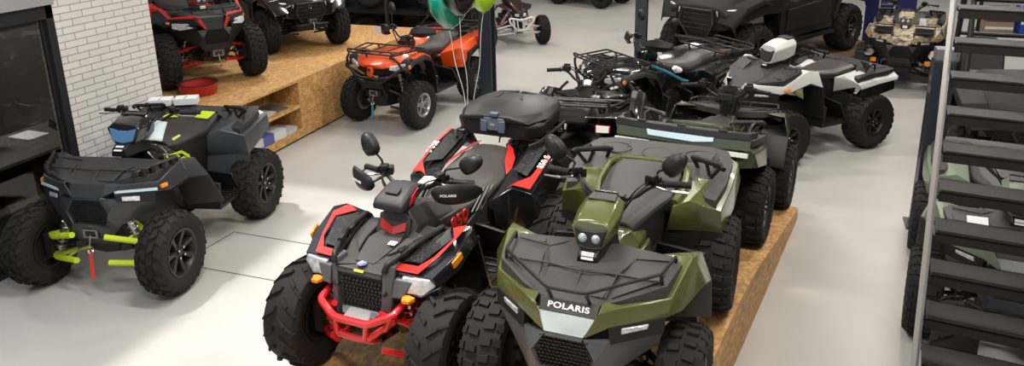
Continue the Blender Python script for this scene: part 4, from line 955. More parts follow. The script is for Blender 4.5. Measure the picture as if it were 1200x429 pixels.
for sy in (1, -1):
    MB().lathe([(0, 0), (0, .06), (.02, .075), (.05, .07), (.055, .0)], c=(.93, sy*.42, .60), axis='x', n=20, closed=False).build('round_headlight', M_CHR, ca)
    MB().box((.90, sy*.36, .46), (.04, .09, .06)).build('side_marker', M_AMB, ca, bevel=.004)
MB().slab([(.40, .17, 1.02), (.40, .26, 1.02), (.42, .26, .90), (.42, .17, .90)], (-.004, 0, 0)).build('price_tag', M_LBL, ca)
b = MB().tube(rnd([(.25, .27, .93), (.05, .27, .84), (-.20, .29, .70), (-.28, .28, .68)], .05), .018, 8); b.build('teal_strap', M_TEAL, cf2)
MB().tube([(-.06, .28, .88), (-.10, .28, .845), (-.16, .29, .83)], [.03, .045, .03], 10).build('wrapped_handle', M_LBL, cf2)
MB().lathe([(0, 0), (0, .05), (.02, .055), (.035, .045), (.035, .03), (.028, .028), (.028, 0)], c=(-.02, -.10, .93), axis='z', n=20, closed=False).build('fuel_cap', M_STL, rq)
for sy in (1, -1): MB().box((-1.285, sy*.33, .83), (.012, .10, .05)).build('clear_tail_lens', M_LBL, rq)
# ---------------------------------------------------------------- black and red sport quad with a rear cargo box
def scrambler(label, loc, rz):
    root = thing('quad_bike', label, 'quad bike', loc, rz)
    M_CARB = carbon_mat('speckled_black_insert', (.008, .008, .009), (.08, .08, .085))
    M_RIDGE = mat('tunnel_grey_plastic', (.032, .028, .026), .45, bump=.2, bscale=200)
    wheels(root, .68, -.72, .56, .315, .22, .25, .155, 'chevron', 'seven', M_RIM)
    suspension(root, .68, -.72, .56, .315, M_REDT, M_RED, .22, .25, .66)
    chassis(root, -.95, .80, .60, .15)
    # grille between two upright pillars
    b = MB()
    for s in (1, -1):
        b.hexa([(.80, s*.185, .46), (.83, s*.135, .46), (.74, s*.12, .46), (.72, s*.18, .46), (.755, s*.20, .76), (.785, s*.145, .765), (.70, s*.13, .765), (.68, s*.19, .76)])
        b.hexa([(.80, s*.19, .60), (.79, s*.25, .60), (.70, s*.25, .58), (.72, s*.19, .58), (.77, s*.20, .70), (.75, s*.30, .69), (.66, s*.32, .68), (.70, s*.2, .70)])
    b.slab([(.80, .13, .50), (.80, -.13, .50), (.84, -.10, .47), (.84, .10, .47)], (-.08, 0, -.02))
    b.build('front_fascia', M_SLB, root, bevel=.008, smooth=25)
    g = MB().slab([(.775, .135, .70), (.785, .135, .49), (.785, -.135, .49), (.775, -.135, .70)], (-.02, 0, 0))
    for i in range(8):
        for j in range(11): g.box((.786, -.115+.023*j+(i % 2)*.006, .505+.0215*i), (.014, .012, .012))
    g.build('grille', M_DGR, root)
    MB().slab([(.80, .07, .50), (.80, -.07, .50), (.865, -.085, .462), (.865, .085, .462)], (0, 0, -.02)).build('winch_cover', mat('winch_cover_grey', (.20, .19, .18), .45), root, bevel=.006)
    # moulded deck over the nose
    tp = [(.79, 0, .722), (.79, .14, .722), (.70, .155, .745), (.52, .215, .775), (.32, .235, .785), (.29, .12, .78), (.29, 0, .775)]
    full = tp + [(x, -y, z) for x, y, z in reversed(tp[1:-1])]
    b = MB().slab(full, (0, 0, -.04)).slab([(.79, -.14, .722), (.79, .14, .722), (.80, .14, .69), (.80, -.14, .69)], (-.05, 0, -.0))
    b.slab([(.74, 0, .745), (.74, .06, .745), (.55, .10, .785), (.40, .06, .80), (.38, 0, .80)], (0, 0, -.04)).slab([(.74, 0, .745), (.74, -.06, .745), (.55, -.10, .785), (.40, -.06, .80), (.38, 0, .80)], (0, 0, -.04))
    for s in (1, -1): b.slab([(.66, s*.09, .765), (.60, s*.14, .78), (.44, s*.19, .795), (.42, s*.12, .80), (.56, s*.11, .785)], (0, 0, -.03))
    dk = b.build('front_deck', M_MGR, root, bevel=.006)
    for s in (1, -1):
        b = MB().tube(rnd([(.79, s*.155, .73), (.775, s*.165, .775), (.58, s*.225, .815), (.34, s*.255, .815), (.31, s*.245, .77)], .02), .017, 8)
        b.slab([(.77, s*.15, .77), (.34, s*.245, .81), (.34, s*.25, .76), (.77, s*.155, .72)], (0, s*.015, 0))
        for k in range(3): b.box((.66-.12*k, s*(.195+.026*k), .80), (.06, .03, .05), rz=-s*.25)
        b.build('deck_side_rail', M_BLK, dk, bevel=.003)
    MB().slab([(.80, -.03, .712), (.80, .03, .712), (.795, .03, .722), (.795, -.03, .722)], (-.004, 0, 0)).build('yellow_warning_label', mat('yellow_label', (.7, .6, .05), .5), dk)
    e = MB().lathe([(.0, .0), (.0, .027), (.004, .027), (.004, 0)], c=(.76, -.0, .741), axis='z', n=20, closed=False).build('badge', mat('badge_blue', (.12, .13, .35), .3), dk)
    b = MB().tube([(.742, -.010, .747), (.778, -.010, .747)], .003, 5).tube(arc((.760, -.002, .747), .010, -80, 80, 8, 'xy'), .003, 5).tube([(.75, .012, .747), (.752, -.012, .747)], .003, 5)
    b.build('badge_letter', M_LBL, dk)
    MB().slab([(.60, .055, .789), (.60, .10, .789), (.565, .10, .794), (.565, .055, .794)], (0, 0, .002)).build('warning_label', M_LBL, dk)
    # front fenders
    for s in (1, -1):
        b = MB()
        V = [(.74, s*.17, .725), (.72, s*.40, .715), (.55, s*.45, .775), (.38, s*.455, .84), (.29, s*.25, .79), (.50, s*.22, .775), (.34, s*.48, .79), (.16, s*.47, .36), (.56, s*.475, .70), (.70, s*.42, .66), (.75, s*.24, .62), (.30, s*.42, .83), (.10, s*.22, .38)]
        b.add(V, [(0, 1, 2, 5), (5, 2, 3, 11, 4), (3, 2, 8, 6), (2, 1, 9, 8), (3, 6, 7), (0, 10, 9, 1), (11, 3, 7, 12), (4, 11, 12)])
        fd = b.build('front_fender', M_GLB, root, solid=.014, bevel=.007, smooth=22)
        st = MB().slab([(.745, s*.185, .735), (.735, s*.325, .732), (.60, s*.375, .777), (.44, s*.415, .835), (.31, s*.395, .832), (.34, s*.32, .815), (.455, s*.388, .817), (.615, s*.352, .775), (.69, s*.30, .748), (.695, s*.195, .748)], (0, 0, .006)).build('red_stripe', M_RED, fd, bevel=.002)
        MB().slab([(.68, s*.21, .757), (.67, s*.31, .760), (.46, s*.375, .814), (.34, s*.30, .808), (.52, s*.235, .784)], (0, 0, .004)).build('black_insert', M_CARB, fd)
        MB().slab([(.755, s*.235, .71), (.735, s*.385, .708), (.72, s*.41, .665), (.745, s*.345, .605), (.768, s*.25, .625)], (-.03, 0, 0)).build('headlight', M_LNS, root, bevel=.008)
        MB().slab([(.765, s*.20, .65), (.75, s*.34, .618), (.70, s*.43, .66), (.69, s*.42, .60), (.75, s*.22, .58)], (-.03, 0, 0)).build('headlight_bezel', M_SLT, root, bevel=.005)
        MB().box((.56, s*.462, .755), (.085, .012, .045), rot=Euler((0, .35, -s*.15))).build('side_marker', M_AMB, fd, bevel=.004)
        MB().hull([(.77, [(0, .02), (.03, .012), (.03, -.012), (0, -.02)]), (.815, [(0, .012), (.018, .008), (.018, -.008), (0, -.012)])]).map(lambda x, y, z, s=s: (x, y*1.2+s*.285, z+.605)).tube([(.77, s*.285, .605), (.72, s*.2, .60)], .01, 6).build('turn_signal', M_AMB, root, bevel=.003)
    # red bumper
    b = MB()
    b.tube(rnd([(.74, .235, .55), (.845, .23, .53), (.90, .105, .480), (.90, -.105, .480), (.845, -.23, .53), (.74, -.235, .55)], .03), .021, 10)
    b.tube(rnd([(.80, .21, .47), (.90, .09, .385), (.90, -.09, .385), (.80, -.21, .47)], .04), .018, 10)
    for s in (1, -1): b.tube([(.90, s*.10, .48), (.90, s*.085, .39)], .016, 8).tube([(.845, s*.22, .525), (.84, s*.17, .43)], .017, 8).tube([(.88, s*.07, .385), (.72, s*.10, .33)], .016, 8)
    b.tube(rnd([(.72, .12, .33), (.84, .09, .335), (.84, -.09, .335), (.72, -.12, .33)], .03), .014, 8)
    b.build('front_bumper', M_REDT, root)
    # console with chevron plate, dash pod, handlebar
    b = MB().hull([(.46, [(0, .74), (.06, .75), (.125, .77), (.125, .62), (0, .62)]), (.40, [(0, .90), (.075, .905), (.13, .82), (.125, .62), (0, .62)]), (.34, [(0, .92), (.07, .91), (.12, .80), (.14, .60), (0, .60)]), (.20, [(0, .90), (.07, .89), (.13, .80), (.17, .58), (0, .58)]), (-.02, [(0, .80), (.09, .79), (.14, .74), (.18, .56), (0, .56)])])
    co = b.build('console', M_RIDGE, root, bevel=.008)
    MB().slab([(.462, .0, .74), (.445, .10, .775), (.418, .10, .875), (.412, .05, .905), (.412, -.05, .905), (.418, -.10, .875), (.445, -.10, .775)], (.006, 0, 0)).build('console_plate', M_MGR, co, bevel=.004)
    b = MB()
    for s in (1, -1): b.slab([(.462, 0, .775), (.447, s*.08, .805), (.432, s*.08, .85), (.447, 0, .815)], (.012, 0, .004))
    b.build('red_chevron', M_RED, co)
    b = MB().hull([(.50, [(0, .972), (.08, .972), (.095, .955), (.09, .935), (0, .93)]), (.47, [(0, 1.0), (.08, .999), (.10, .98), (.095, .93), (0, .925)]), (.33, [(0, 1.045), (.07, 1.043), (.092, 1.02), (.085, .95), (0, .94)]), (.29, [(0, 1.035), (.065, 1.03), (.09, 1.0), (.08, .96), (0, .95)])])
    dp = b.build('dash_pod', M_DGR, root, bevel=.008)
    b = MB()
    for s in (1, -1): b.slab([(.40, s*.099, .995), (.32, s*.091, 1.018), (.31, s*.084, .965), (.42, s*.094, .945)], (0, s*.006, 0))
    b.build('red_side_trim', M_RED, dp)
    MB().slab([(.40, .04, 1.034), (.40, -.04, 1.034), (.45, -.04, 1.014), (.45, .04, 1.014)], (0, 0, .008)).build('vent_slot', M_BLK, dp)
    MB().tube([(.42, 0, .95), (.38, 0, .86)], .03, 10).build('steering_post', M_BLK, root)
    hb = handlebar(root, .25, 1.03, .345, .05, .09, None, ((1, -.02, .16, .10), (-1, .02, -.07, .15)), guards=None, r=.012)
    MB().slab([(.20, .07, 1.03), (.28, .07, 1.02), (.28, .16, 1.025), (.2, .16, 1.035)], (0, 0, .012)).build('white_tag', M_LBL, hb, bevel=.003)
    for s in (1, -1):
        g = MB(); secs = []
        for k in range(11):
            u = k/10; yy = s*(.19+.24*u); xx = .335-.15*u**2; e = (max(0, 1-(2*u-1)**2))**.5; hh = .012+.05*e; dd = .008+.03*e
            secs.append([(xx+dd*cos(t), yy, 1.0+.012*cos(t)+hh*sin(t)) for t in [2*pi*i/12 for i in range(12)]])
        g.loft(secs).tube([secs[2][6], (.22, s*.18, 1.02)], .01, 6).tube([secs[8][6], (.15, s*.36, 1.02)], .008, 6)
        h = g.build('hand_guard', M_BLK, hb)
        text('lettering', 'POLARIS', .019, M_LBL, h, (.345, s*.30, 1.008), (-.5*s, 1, 0), (-.15, 0, 1), .0008, .0004, 1.05, sx=1.2)
    for s in (1, -1):
        p = MB().slab([(.24, s*.165, .80), (.02, s*.185, .79), (-.10, s*.18, .72), (-.02, s*.19, .63), (.20, s*.185, .64)], (0, s*.02, 0)).build('side_panel', M_RIDGE, root, bevel=.008)
        text('lettering', '850', .115, M_RED, p, (.06, s*.208, .722), (-s, 0, -.02), (0, 0, 1), .003, .004, 1.0, sx=1.25)
        b = MB()
        for k in range(3): b.slab([(-.12-.06*k, s*.19, .70-.02*k), (-.30-.06*k, s*.195, .80-.015*k), (-.30-.06*k, s*.195, .785-.015*k), (-.12-.06*k, s*.19, .685-.02*k)], (0, s*.012, 0))
        b.slab([(.0, s*.17, .62), (-.36, s*.18, .70), (-.40, s*.18, .42), (-.05, s*.18, .38)], (0, s*.015, 0))
        b.build('tunnel_cover', M_RIDGE, root, bevel=.003)
        MB().lathe([(0, 0), (0, .035), (.06, .04), (.075, .032), (.075, 0)], c=(.36, s*.19, .70), axis='z', n=16, closed=False).build('fluid_reservoir', M_GLB, root)
    # seat: broad teardrop that rises to the box
    b = MB().hull([(.10, [(0, .765), (.05, .755), (.075, .72), (.06, .68), (0, .68)]), (.02, [(0, .775), (.09, .765), (.125, .725), (.10, .66), (0, .66)]), (-.14, [(0, .765), (.115, .755), (.165, .715), (.14, .65), (0, .65)]),
                   (-.34, [(0, .775), (.15, .765), (.215, .73), (.18, .66), (0, .66)]), (-.55, [(0, .815), (.165, .805), (.235, .77), (.20, .69), (0, .69)]), (-.74, [(0, .86), (.14, .855), (.20, .82), (.18, .73), (0, .73)]), (-.86, [(0, .88), (.09, .875), (.13, .845), (.12, .78), (0, .78)])])
    st = b.build('seat', M_SEATB, root, sub=0, bevel=.018, smooth=60)
    for s in (1, -1):
        MB().slab([(-.56, s*.232, .785), (-.66, s*.175, .838), (-.80, s*.135, .874), (-.87, s*.10, .885), (-.875, s*.14, .855), (-.76, s*.208, .828), (-.64, s*.235, .80)], (0, s*.003, .006)).build('seat_accent', M_RED, st, bevel=.003)
    # rear fenders
    for s in (1, -1):
        b = MB()
        V = [(-.33, s*.235, .70), (-.42, s*.34, .765), (-.46, s*.455, .72), (-.78, s*.46, .83), (-1.04, s*.43, .885), (-1.02, s*.24, .88), (-.60, s*.24, .80), (-.44, s*.40, .47), (-.52, s*.475, .50), (-.98, s*.485, .66), (-.34, s*.25, .48), (-1.10, s*.42, .74), (-1.10, s*.22, .74)]
        b.add(V, [(0, 1, 6), (1, 2, 3, 4, 5, 6), (1, 7, 8, 2), (0, 10, 7, 1), (2, 8, 9, 3), (3, 9, 11, 4), (4, 11, 12, 5)])
        fd = b.build('rear_fender', M_GLB, root, solid=.014, bevel=.008, smooth=22)
        MB().slab([(-.415, s*.30, .757), (-.425, s*.34, .78), (-.47, s*.44, .748), (-.80, s*.452, .85), (-1.0, s*.435, .895), (-1.0, s*.408, .8965), (-.80, s*.425, .8545), (-.56, s*.408, .797), (-.47, s*.345, .785)], (0, 0, .005)).build('red_stripe', M_RED, fd, bevel=.002)
        text('lettering', '850 S', .06, M_LBL, fd, (-.74, s*.4295, .8425), (-1*s, .02, .27*s) if s > 0 else (1, .02, -.27), (-.0, -s*1, .02) if s > 0 else (0, -s, .02), .0008, .001, 1.1)
        MB().slab([(-.55, s*.385, .803), (-.60, s*.27, .816), (-.95, s*.28, .885), (-.93, s*.385, .885)], (0, 0, .003)).build('black_insert', M_CARB, fd)
    footwell(root, .22, -.28, .19, .42, .36)
    # rear box on a tube rack
    b = MB()
    for s in (1, -1): b.tube(rnd([(-.84, s*.28, .90), (-.90, s*.33, .915), (-1.40, s*.33, .915)], .03), .013, 6)
    for x in (-.95, -1.1, -1.25, -1.4): b.tube([(x, .33, .912), (x, -.33, .912)], .01, 6)
    b.build('rear_rack', M_BLK, root)
    return root
def cargo_box(label, loc, rz):
    root = thing('cargo_box', label, 'storage box', loc, rz)
    b = MB().hull([(-.28, [(0, .13), (.29, .13), (.35, .10), (.34, .0), (0, .0)]), (.20, [(0, .13), (.33, .13), (.39, .10), (.36, .0), (0, .0)]), (.29, [(0, .12), (.25, .12), (.29, .09), (.26, .01), (0, .01)])])
    b.build('box_body', M_BLK, root, bevel=.012, smooth=25)
    b = MB().hull([(-.27, [(0, .20), (.22, .20), (.34, .165), (.36, .125), (0, .125)]), (-.12, [(0, .235), (.20, .23), (.355, .175), (.385, .125), (0, .125)]), (.12, [(0, .225), (.17, .22), (.345, .17), (.395, .125), (0, .125)]), (.31, [(0, .165), (.13, .165), (.27, .145), (.30, .12), (0, .12)])])
    for s in (1, -1):
        b.slab([(.02, s*.10, .235), (-.10, s*.10, .245), (-.16, s*.28, .205), (.08, s*.29, .19)], (0, 0, -.04))
        b.slab([(-.18, s*.02, .237), (-.25, s*.02, .222), (-.25, s*.20, .212), (-.20, s*.22, .215)], (0, 0, -.03))
    lid = b.build('lid', M_BLK, root, bevel=.01, smooth=25)
    b = MB().slab([(.315, -.09, .15), (.315, .09, .15), (.335, .10, .06), (.335, -.10, .06)], (-.04, 0, 0)).box((.30, 0, .175), (.05, .07, .03)).slab([(.325, .05, .13), (.325, .11, .14), (.335, .11, .05), (.335, .05, .05)], (.012, 0, 0)).slab([(.325, -.05, .13), (.325, -.11, .14), (.335, -.11, .05), (.335, -.05, .05)], (.012, 0, 0))
    la = b.build('latch', mat('blue_grey_latch', (.07, .09, .13), .4), root, bevel=.005)
    MB().slab([(.3375, -.02, .115), (.3375, .02, .115), (.340, .02, .10), (.340, -.02, .10)], (.002, 0, 0)).build('latch_label', mat('olive_label', (.25, .22, .1), .5), la)
    return root
sc1 = scrambler('black and red sport quad with a red tube bumper on the wooden ramp', (-1.944, 3.907, .45), RAD(-94.47))
def on(root, p):
    return root.matrix_basis @ Vector(p)
bx = on(sc1, (-1.15, 0, .922))
cb = cargo_box('black moulded cargo box with a blue-grey latch behind the red and black quad', bx, RAD(-94.47)); cb.scale = (.9, .86, .95)
# ---------------------------------------------------------------- stairs
def stairs():
    t = thing('staircase', 'steep black steel staircase with open treads and a grey stringer', 'stairs', (.743, 3.761, 0), RAD(-7.7))
    RUN, RISE, W = .1439, .1672, 1.15; Z0 = 1.029
    M_TR = mat('tread_dark_steel', (.014, .012, .011), .5, spec=.3, noise=.3, nscale=6); M_EDG = mat('stringer_grey_paint', (.17, .16, .15), .42)
    k0, k1 = -6, 9
    for k in range(k0, k1+1):
        y = RUN*k; z = Z0+RISE*k
        if z < .1: continue
        b = MB().slab([(.012, y, z), (W, y, z), (W, y+.21, z), (.012, y+.21, z)], (0, 0, -.008))
        b.slab([(.012, y, z), (W, y, z), (W, y, z-.05), (.012, y, z-.05)], (0, .008, 0)).slab([(.012, y+.21, z), (W, y+.21, z), (W, y+.21, z-.04), (.012, y+.21, z-.04)], (0, -.008, 0))
        for q in range(3): b.box(((.012+W)/2, y+.012+.012*q, z+.0015), (W-.03, .004, .003))
        b.build('tread', M_TR, t, smooth=0)
    for x in (0, W+.012):
        a = Vector((x, RUN*k0, Z0+RISE*k0)); e = Vector((x, RUN*(k1+1), Z0+RISE*(k1+1))); up = Vector((0, 0, .025)); dn = Vector((0, 0, -.19))
        b = MB().slab([a+up, e+up, e+dn, a+dn], (-.012 if x == 0 else .012, 0, 0))
        b.slab([a+up, e+up, e+up+Vector((0, .0, -.008)), a+up+Vector((0, 0, -.008))], (-.034 if x == 0 else .034, 0, 0))
        b.build('stringer', M_EDG, t, smooth=0)
stairs()
def post():
    t = thing('steel_post', 'blue-black square steel post standing left of the stair stringer', 'post', (1.30, 7.30, 0))
    MB().box((0, 0, .78), (.17, .17, 1.56)).build('post', M_COLB, t, bevel=.008, smooth=0)
    MB().box((0, 0, 1.61), (.15, .15, .1)).build('cap', mat('post_cap_grey', (.15, .15, .155), .5), t, bevel=.006, smooth=0)
    MB().box((0, 0, .006), (.26, .26, .012)).build('base_plate', M_COLB, t, smooth=0)
post()

# ---------------------------------------------------------------- balloons tied to the red and black quad
TIE = Vector((-2.20, 5.12, 1.24))
def balloon(label, m, c, r, h):
    t = thing('balloon', label, 'balloon', c, 0, None)
    prof = []
    n = 16
    for i in range(n+1):
        a = pi*i/n; z = cos(a); q = sin(a)
        prof.append(((z*h if z > 0 else z*h*1.22), r*q*(1 if z > 0 else (1-.28*z*z))))
    b = MB().lathe(prof, axis='z', n=28, closed=False)
    b.lathe([(-h*1.2, .006), (-h*1.24, .016), (-h*1.27, .014), (-h*1.27, .002)], axis='z', n=10, closed=False)
    b.build('envelope', m, t, smooth=180)
    e = TIE-Vector(c); s0 = Vector((0, 0, -h*1.25)); P = []
    for i in range(13):
        u = i/12; P.append(s0.lerp(e, u)+Vector((.012*sin(u*9+c[0]*7)*sin(pi*u), 0, 0)))
    MB().tube(P, .0025, 5).build('string', mat('white_ribbon', (.75, .75, .72), .4), t)
balloon('green balloon tied behind the red and black quad', mat('green_balloon', (.005, .23, .14), .18, coat=.5), (-2.335, 5.10, 2.27), .150, .170)
balloon('black balloon between the green and lime balloons', mat('black_balloon', (.012, .011, .011), .18, coat=.5), (-2.215, 5.02, 2.36), .135, .150)
balloon('lime balloon in front of the steel column', mat('lime_balloon', (.42, .70, .02), .2, coat=.5), (-2.075, 5.13, 2.37), .125, .145)

# ---------------------------------------------------------------- things lying on the charcoal quad
for i, (u, lab) in enumerate(((0, 'left of the two flat white boxes on the charcoal quad rear rack'), (1, 'right of the two flat white boxes on the charcoal quad rear rack'))):
    c = Vector((-5.70, 5.62, 1.052)).lerp(Vector((-5.49, 5.735, 1.052)), u)
    t = thing('white_box', lab, 'box', c, RAD(29))
    MB().box((0, 0, .035), (.215, .14, .07)).build('carton', M_PAP, t, bevel=.008)
    MB().box((0, 0, .0715), (.02, .14, .002)).build('tape', mat('clear_tape', (.6, .62, .65), .2), t)
b = MB()
n = 6
for i in range(n):
    for j in range(n): pass
g = [[(-.085+.17*i/n, -.10+.20*j/n, .012*sin(pi*i/n)+.006*sin(3*j/n)) for i in range(n+1)] for j in range(n+1)]
b.v = [p for r_ in g for p in r_]; b.f = [(j*(n+1)+i, j*(n+1)+i+1, (j+1)*(n+1)+i+1, (j+1)*(n+1)+i) for i in range(n) for j in range(n)]
o = b.build('paper_sheet', mat('price_sheet_paper', (.66, .78, .80), .6), None, solid=.0015)
o.location = (-4.99, 4.80, 1.115); o.rotation_euler = (RAD(38), RAD(8), RAD(28)); tag(o, 'pale paper sheet lying against the handlebar of the charcoal quad', 'paper')

# ---------------------------------------------------------------- left platform: tub and printed matter in the shelves
t = thing('red_tub', 'shallow red round tub on the platform in front of the red quad', 'tub', (-6.40, 6.90, .77))
MB().lathe([(0, 0), (0, .19), (.012, .20), (.13, .225), (.13, .195), (.03, .18), (.03, 0)], axis='z', n=36, closed=False).build('body', mat('red_plastic_tub', (.42, .02, .012), .4), t)
MB().lathe([(.122, .19), (.128, .228), (.136, .228), (.136, .192)], axis='z', n=36).build('rim', mat('dark_tub_rim', (.05, .02, .02), .4), t)
bcol = [(.55, .56, .55), (.30, .36, .10), (.12, .12, .30), (.6, .6, .62), (.10, .10, .11), (.45, .42, .36), (.08, .09, .30), (.5, .5, .52), (.16, .14, .13), (.55, .55, .5)]
def mag(y, z, h, k, yaw, lab, kind='magazine', dx=0, w=.21, d=.29):
    t = thing(kind, lab, 'magazine' if kind == 'magazine' else 'book', (PX-.20+dx, y, z), RAD(yaw))
    MB().box((0, 0, h/2), (d-.006, w-.004, h-.004)).build('pages', M_PAP, t, smooth=0)
    m_ = mat('cover_%d' % k, bcol[k], .4)
    b = MB().box((0, 0, h-.001), (d, w, .002)).box((0, 0, .001), (d, w, .002)).box((d/2, 0, h/2), (.002, w, h)); b.build('cover', m_, t, smooth=0)
L1 = ['white and green brochure stack at the left of the upper platform shelf', 'green edged brochure on the upper platform shelf', 'grey brochure near the right end of the upper platform shelf', 'dark brochure at the right end of the upper platform shelf']
for i, (y, h, k) in enumerate(((6.75, .025, 0), (7.0, .035, 1), (7.24, .02, 0), (7.48, .022, 4))): mag(y, .452, h, k, (8, -6, 12, -4)[i], L1[i])
L2 = ['grey catalogue stack at the left of the lower platform shelf', 'pale catalogue stack left of the blue catalogue on the lower shelf', 'blue catalogue stack in the middle of the lower platform shelf', 'silver catalogue stack right of the blue one on the lower shelf', 'thin pale catalogue at the right end of the lower shelf']
for i, (y, h, k) in enumerate(((6.62, .09, 3), (6.86, .10, 0), (7.09, .12, 6), (7.33, .11, 3), (7.56, .06, 7))): mag(y, .137, h, k, (3, -5, 4, -3, 6)[i], L2[i], 'catalogue', .05)

# ---------------------------------------------------------------- office behind the glass
t = thing('office_desk', 'grey desk behind the glazed door', 'desk', (-6.85, 4.72, 0))
MB().box((0, 0, .735), (.84, 2.06, .03)).build('desk_top', mat('desk_grey', (.10, .095, .09), .5), t, bevel=.004)
for sx in (-1, 1):
    for sy in (-1, 1): MB().box((sx*.38, sy*.98, .36), (.05, .05, .72)).build('leg', M_BLK, t)
MB().box((-.40, 0, .5), (.02, 1.9, .4)).build('modesty_panel', M_BLK, t)
tag(MB().slab([(-.15, -.11, 0), (.15, -.12, 0), (.16, .10, 0), (-.14, .11, 0)], (0, 0, .003)).build('paper_sheet', M_PAP, None, loc=(-7.03, 5.20, .751)), 'white paper on the desk behind the glazed door', 'paper')
t = thing('desk_phone', 'black desk phone beside the white paper behind the glass', 'phone', (-6.95, 5.52, .75), RAD(-20))
MB().hull([(-.10, [(0, .06), (.09, .06), (.10, 0), (0, 0)]), (.10, [(0, .025), (.09, .025), (.10, 0), (0, 0)])]).build('base', M_BLK, t, bevel=.005)
MB().tube([(-.06, -.09, .075), (-.05, -.06, .085), (.05, -.06, .06), (.07, -.09, .045)], .02, 8).build('handset', M_BLK, t)
t = thing('monitor', 'black monitor at the far end of the office desk', 'monitor', (-7.05, 4.55, .75), RAD(10))
MB().box((0, 0, .30), (.03, .55, .34)).build('screen', M_GLB, t, bevel=.006); MB().box((-.03, 0, .1), (.03, .06, .2)).box((0, 0, .006), (.18, .24, .012)).build('stand', M_BLK, t)
t = thing('cardboard_box', 'brown cardboard box under the office desk', 'box', (-7.05, 5.50, 0))
MB().box((0, 0, .19), (.40, .36, .38)).build('carton', mat('cardboard', (.16, .09, .05), .8), t, bevel=.004); MB().box((0, 0, .3805), (.40, .05, .002)).build('tape', mat('brown_tape', (.25, .17, .09), .3), t)
t = thing('office_chair', 'black office chair with a star base behind the glazed door', 'chair', (-7.65, 4.9, 0), RAD(15))
b = MB()
for k in range(5):
    a = 2*pi*k/5+.3; b.tube([(0, 0, .13), (.30*cos(a), .30*sin(a), .075)], [.028, .016], 8)
b.build('star_base', M_BLK, t)
for k in range(5):
    a = 2*pi*k/5+.3; MB().lathe([(-.022, 0), (-.022, .03), (.022, .03), (.022, 0)], c=(.30*cos(a), .30*sin(a), .03), n=14, closed=False).build('caster', M_BLK, t)
MB().tube([(0, 0, .1), (0, 0, .45)], .025, 10).build('gas_lift', M_STL, t)
MB().hull([(-.22, [(0, .54), (.20, .53), (.23, .49), (.2, .45), (0, .45)]), (.24, [(0, .53), (.20, .52), (.23, .48), (.2, .45), (0, .45)])]).build('seat', M_SEAT, t, bevel=.02)
MB().slab([(-.22, .2, .62), (-.22, -.2, .62), (-.28, -.21, 1.05), (-.28, .21, 1.05)], (-.06, 0, 0)).tube([(-.1, 0, .45), (-.27, 0, .47), (-.29, 0, .7)], .02, 8).build('backrest', M_SEAT, t, bevel=.02)

# ---------------------------------------------------------------- back of the hall
t = thing('storage_rack', 'black storage rack beyond the far end of the left platform', 'rack', (-8.6, 12.4, 0))
MB().box((0, .4, 1.1), (6.4, .03, 2.2)).build('back_panel', M_GLB, t, smooth=0)
for i in range(6): MB().box((-3.15+1.26*i, -.38, 1.1), (.06, .06, 2.2)).build('upright', M_DGR, t, smooth=0)
for z in (.12, .85, 1.6): MB().box((0, 0, z), (6.3, .8, .04)).build('shelf', M_BLK, t, smooth=0)
k = 0
for i in range(5):
    for z in (.14, .87):
        o = inst('tire', tire_mesh(.30, .24, .15, ('block', 'chevron', 'bar')[(i+k) % 3]), None, (-8.6-2.5+1.26*i+(.12 if z > .5 else 0), 12.30, z+.30), (0, .4*i, RAD(8+10*i)))
        tag(o, 'black tyre standing on the storage rack behind the platform', 'tire', 'tyres on the black storage rack'); k += 1
t = thing('wooden_pallet', 'brown wooden floor board under the large black side-by-side', 'platform', (-.2, 13.55, 0), RAD(-120))
for i in range(8): MB().box((-1.9+.54*i, 0, .125), (.52, 2.0, .03)).build('deck_board', mat('brown_board', (.17, .095, .045), .6, noise=.3, nscale=5), t, smooth=0)
for y in (-.9, 0, .9): MB().box((0, y, .055), (4.2, .1, .11)).build('bearer', mat('brown_board', (.17, .095, .045), .6), t, smooth=0)
t = thing('roll_up_banner', 'dark blue banner stand left of the camouflage quad', 'banner', (1.75, 15.3, 0), RAD(-20))
MB().box((0, 0, 1.05), (.85, .012, 2.0)).build('banner_sheet', mat('navy_banner', (.012, .018, .10), .5), t, smooth=0)
MB().box((0, 0, .03), (.9, .2, .06)).build('base', M_STL, t)
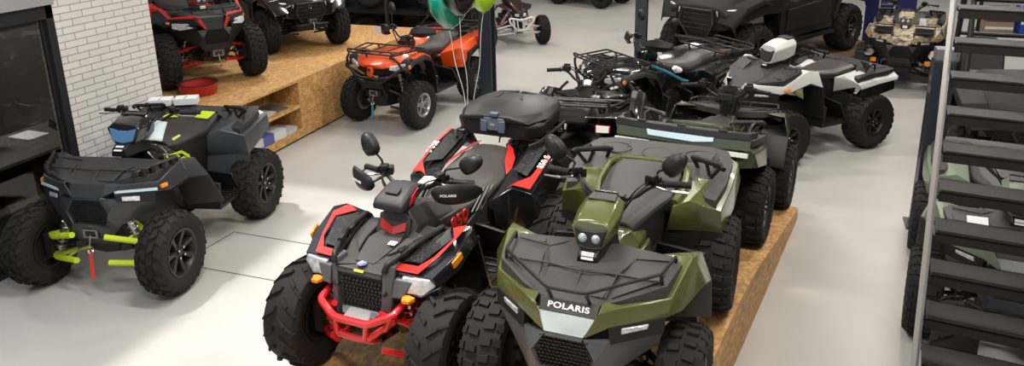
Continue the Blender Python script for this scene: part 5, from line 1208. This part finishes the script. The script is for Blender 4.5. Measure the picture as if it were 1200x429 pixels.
for x in (-.2, .05): MB().tube([(x, -.02, .06), (x+.05, -.02, 2.0)], .012, 6).build('white_pole', M_WHT, t)
t = thing('shelving_unit', 'black shelving unit behind the upper stair treads', 'shelf', (3.35, 11.9, 0), RAD(0))
for z in (.25, .98, 1.75): MB().box((0, 0, z), (1.9, .5, .04)).build('shelf', M_BLK, t, smooth=0)
for sx in (-1, 1):
    for sy in (-1, 1): MB().box((sx*.93, sy*.23, 1.0), (.04, .04, 2.0)).build('post', M_BLK, t, smooth=0)
def carton(x, y, z, d, m, lab, stripe=None):
    t = thing('carton', lab, 'box', (x, y, z), RAD(4))
    MB().box((0, 0, d[2]/2), d).build('box_body', m, t, bevel=.004, smooth=0)
    if stripe: MB().box((0, -d[1]/2-.001, d[2]*.5), (d[0]*.98, .002, d[2]*.22)).build('printed_band', stripe, t, smooth=0)
carton(2.66, 11.82, 1.0, (.34, .3, .16), mat('tan_carton', (.30, .22, .16), .7), 'tan carton under the brown carton on the black shelving unit', M_LBL)
carton(2.66, 11.82, 1.161, (.33, .3, .18), mat('brown_carton', (.10, .06, .05), .7), 'brown carton on top of the tan carton on the shelving unit', mat('pinkish_band', (.45, .32, .27), .7))
carton(3.05, 11.82, 1.0, (.30, .28, .36), mat('blue_carton', (.02, .08, .42), .45), 'blue carton with a white band on the shelving unit', M_LBL)
t = thing('machine_hood', 'pale grey machine hood seen behind the upper right stair treads', 'machine hood', (5.2, 11.9, .0), RAD(-100))
MB().hull([(-.5, [(0, 1.2), (.42, 1.16), (.55, 1.0), (.5, .75), (0, .75)]), (.35, [(0, 1.1), (.36, 1.06), (.48, .92), (.45, .72), (0, .72)]), (.62, [(0, .95), (.2, .93), (.28, .85), (.26, .72), (0, .72)])]).build('hood_shell', M_WHT, t, bevel=.03)
MB().box((0, 0, .37), (1.0, .8, .74)).build('machine_body', M_BLK, t, bevel=.03)
o = inst('spare_tire', tire_mesh(.32, .25, .155, 'chevron'), None, (1.12, 4.72, .32), (0, .3, RAD(75)))
tag(o, 'black tyre with chevron tread standing behind the lowest stair treads', 'tire')
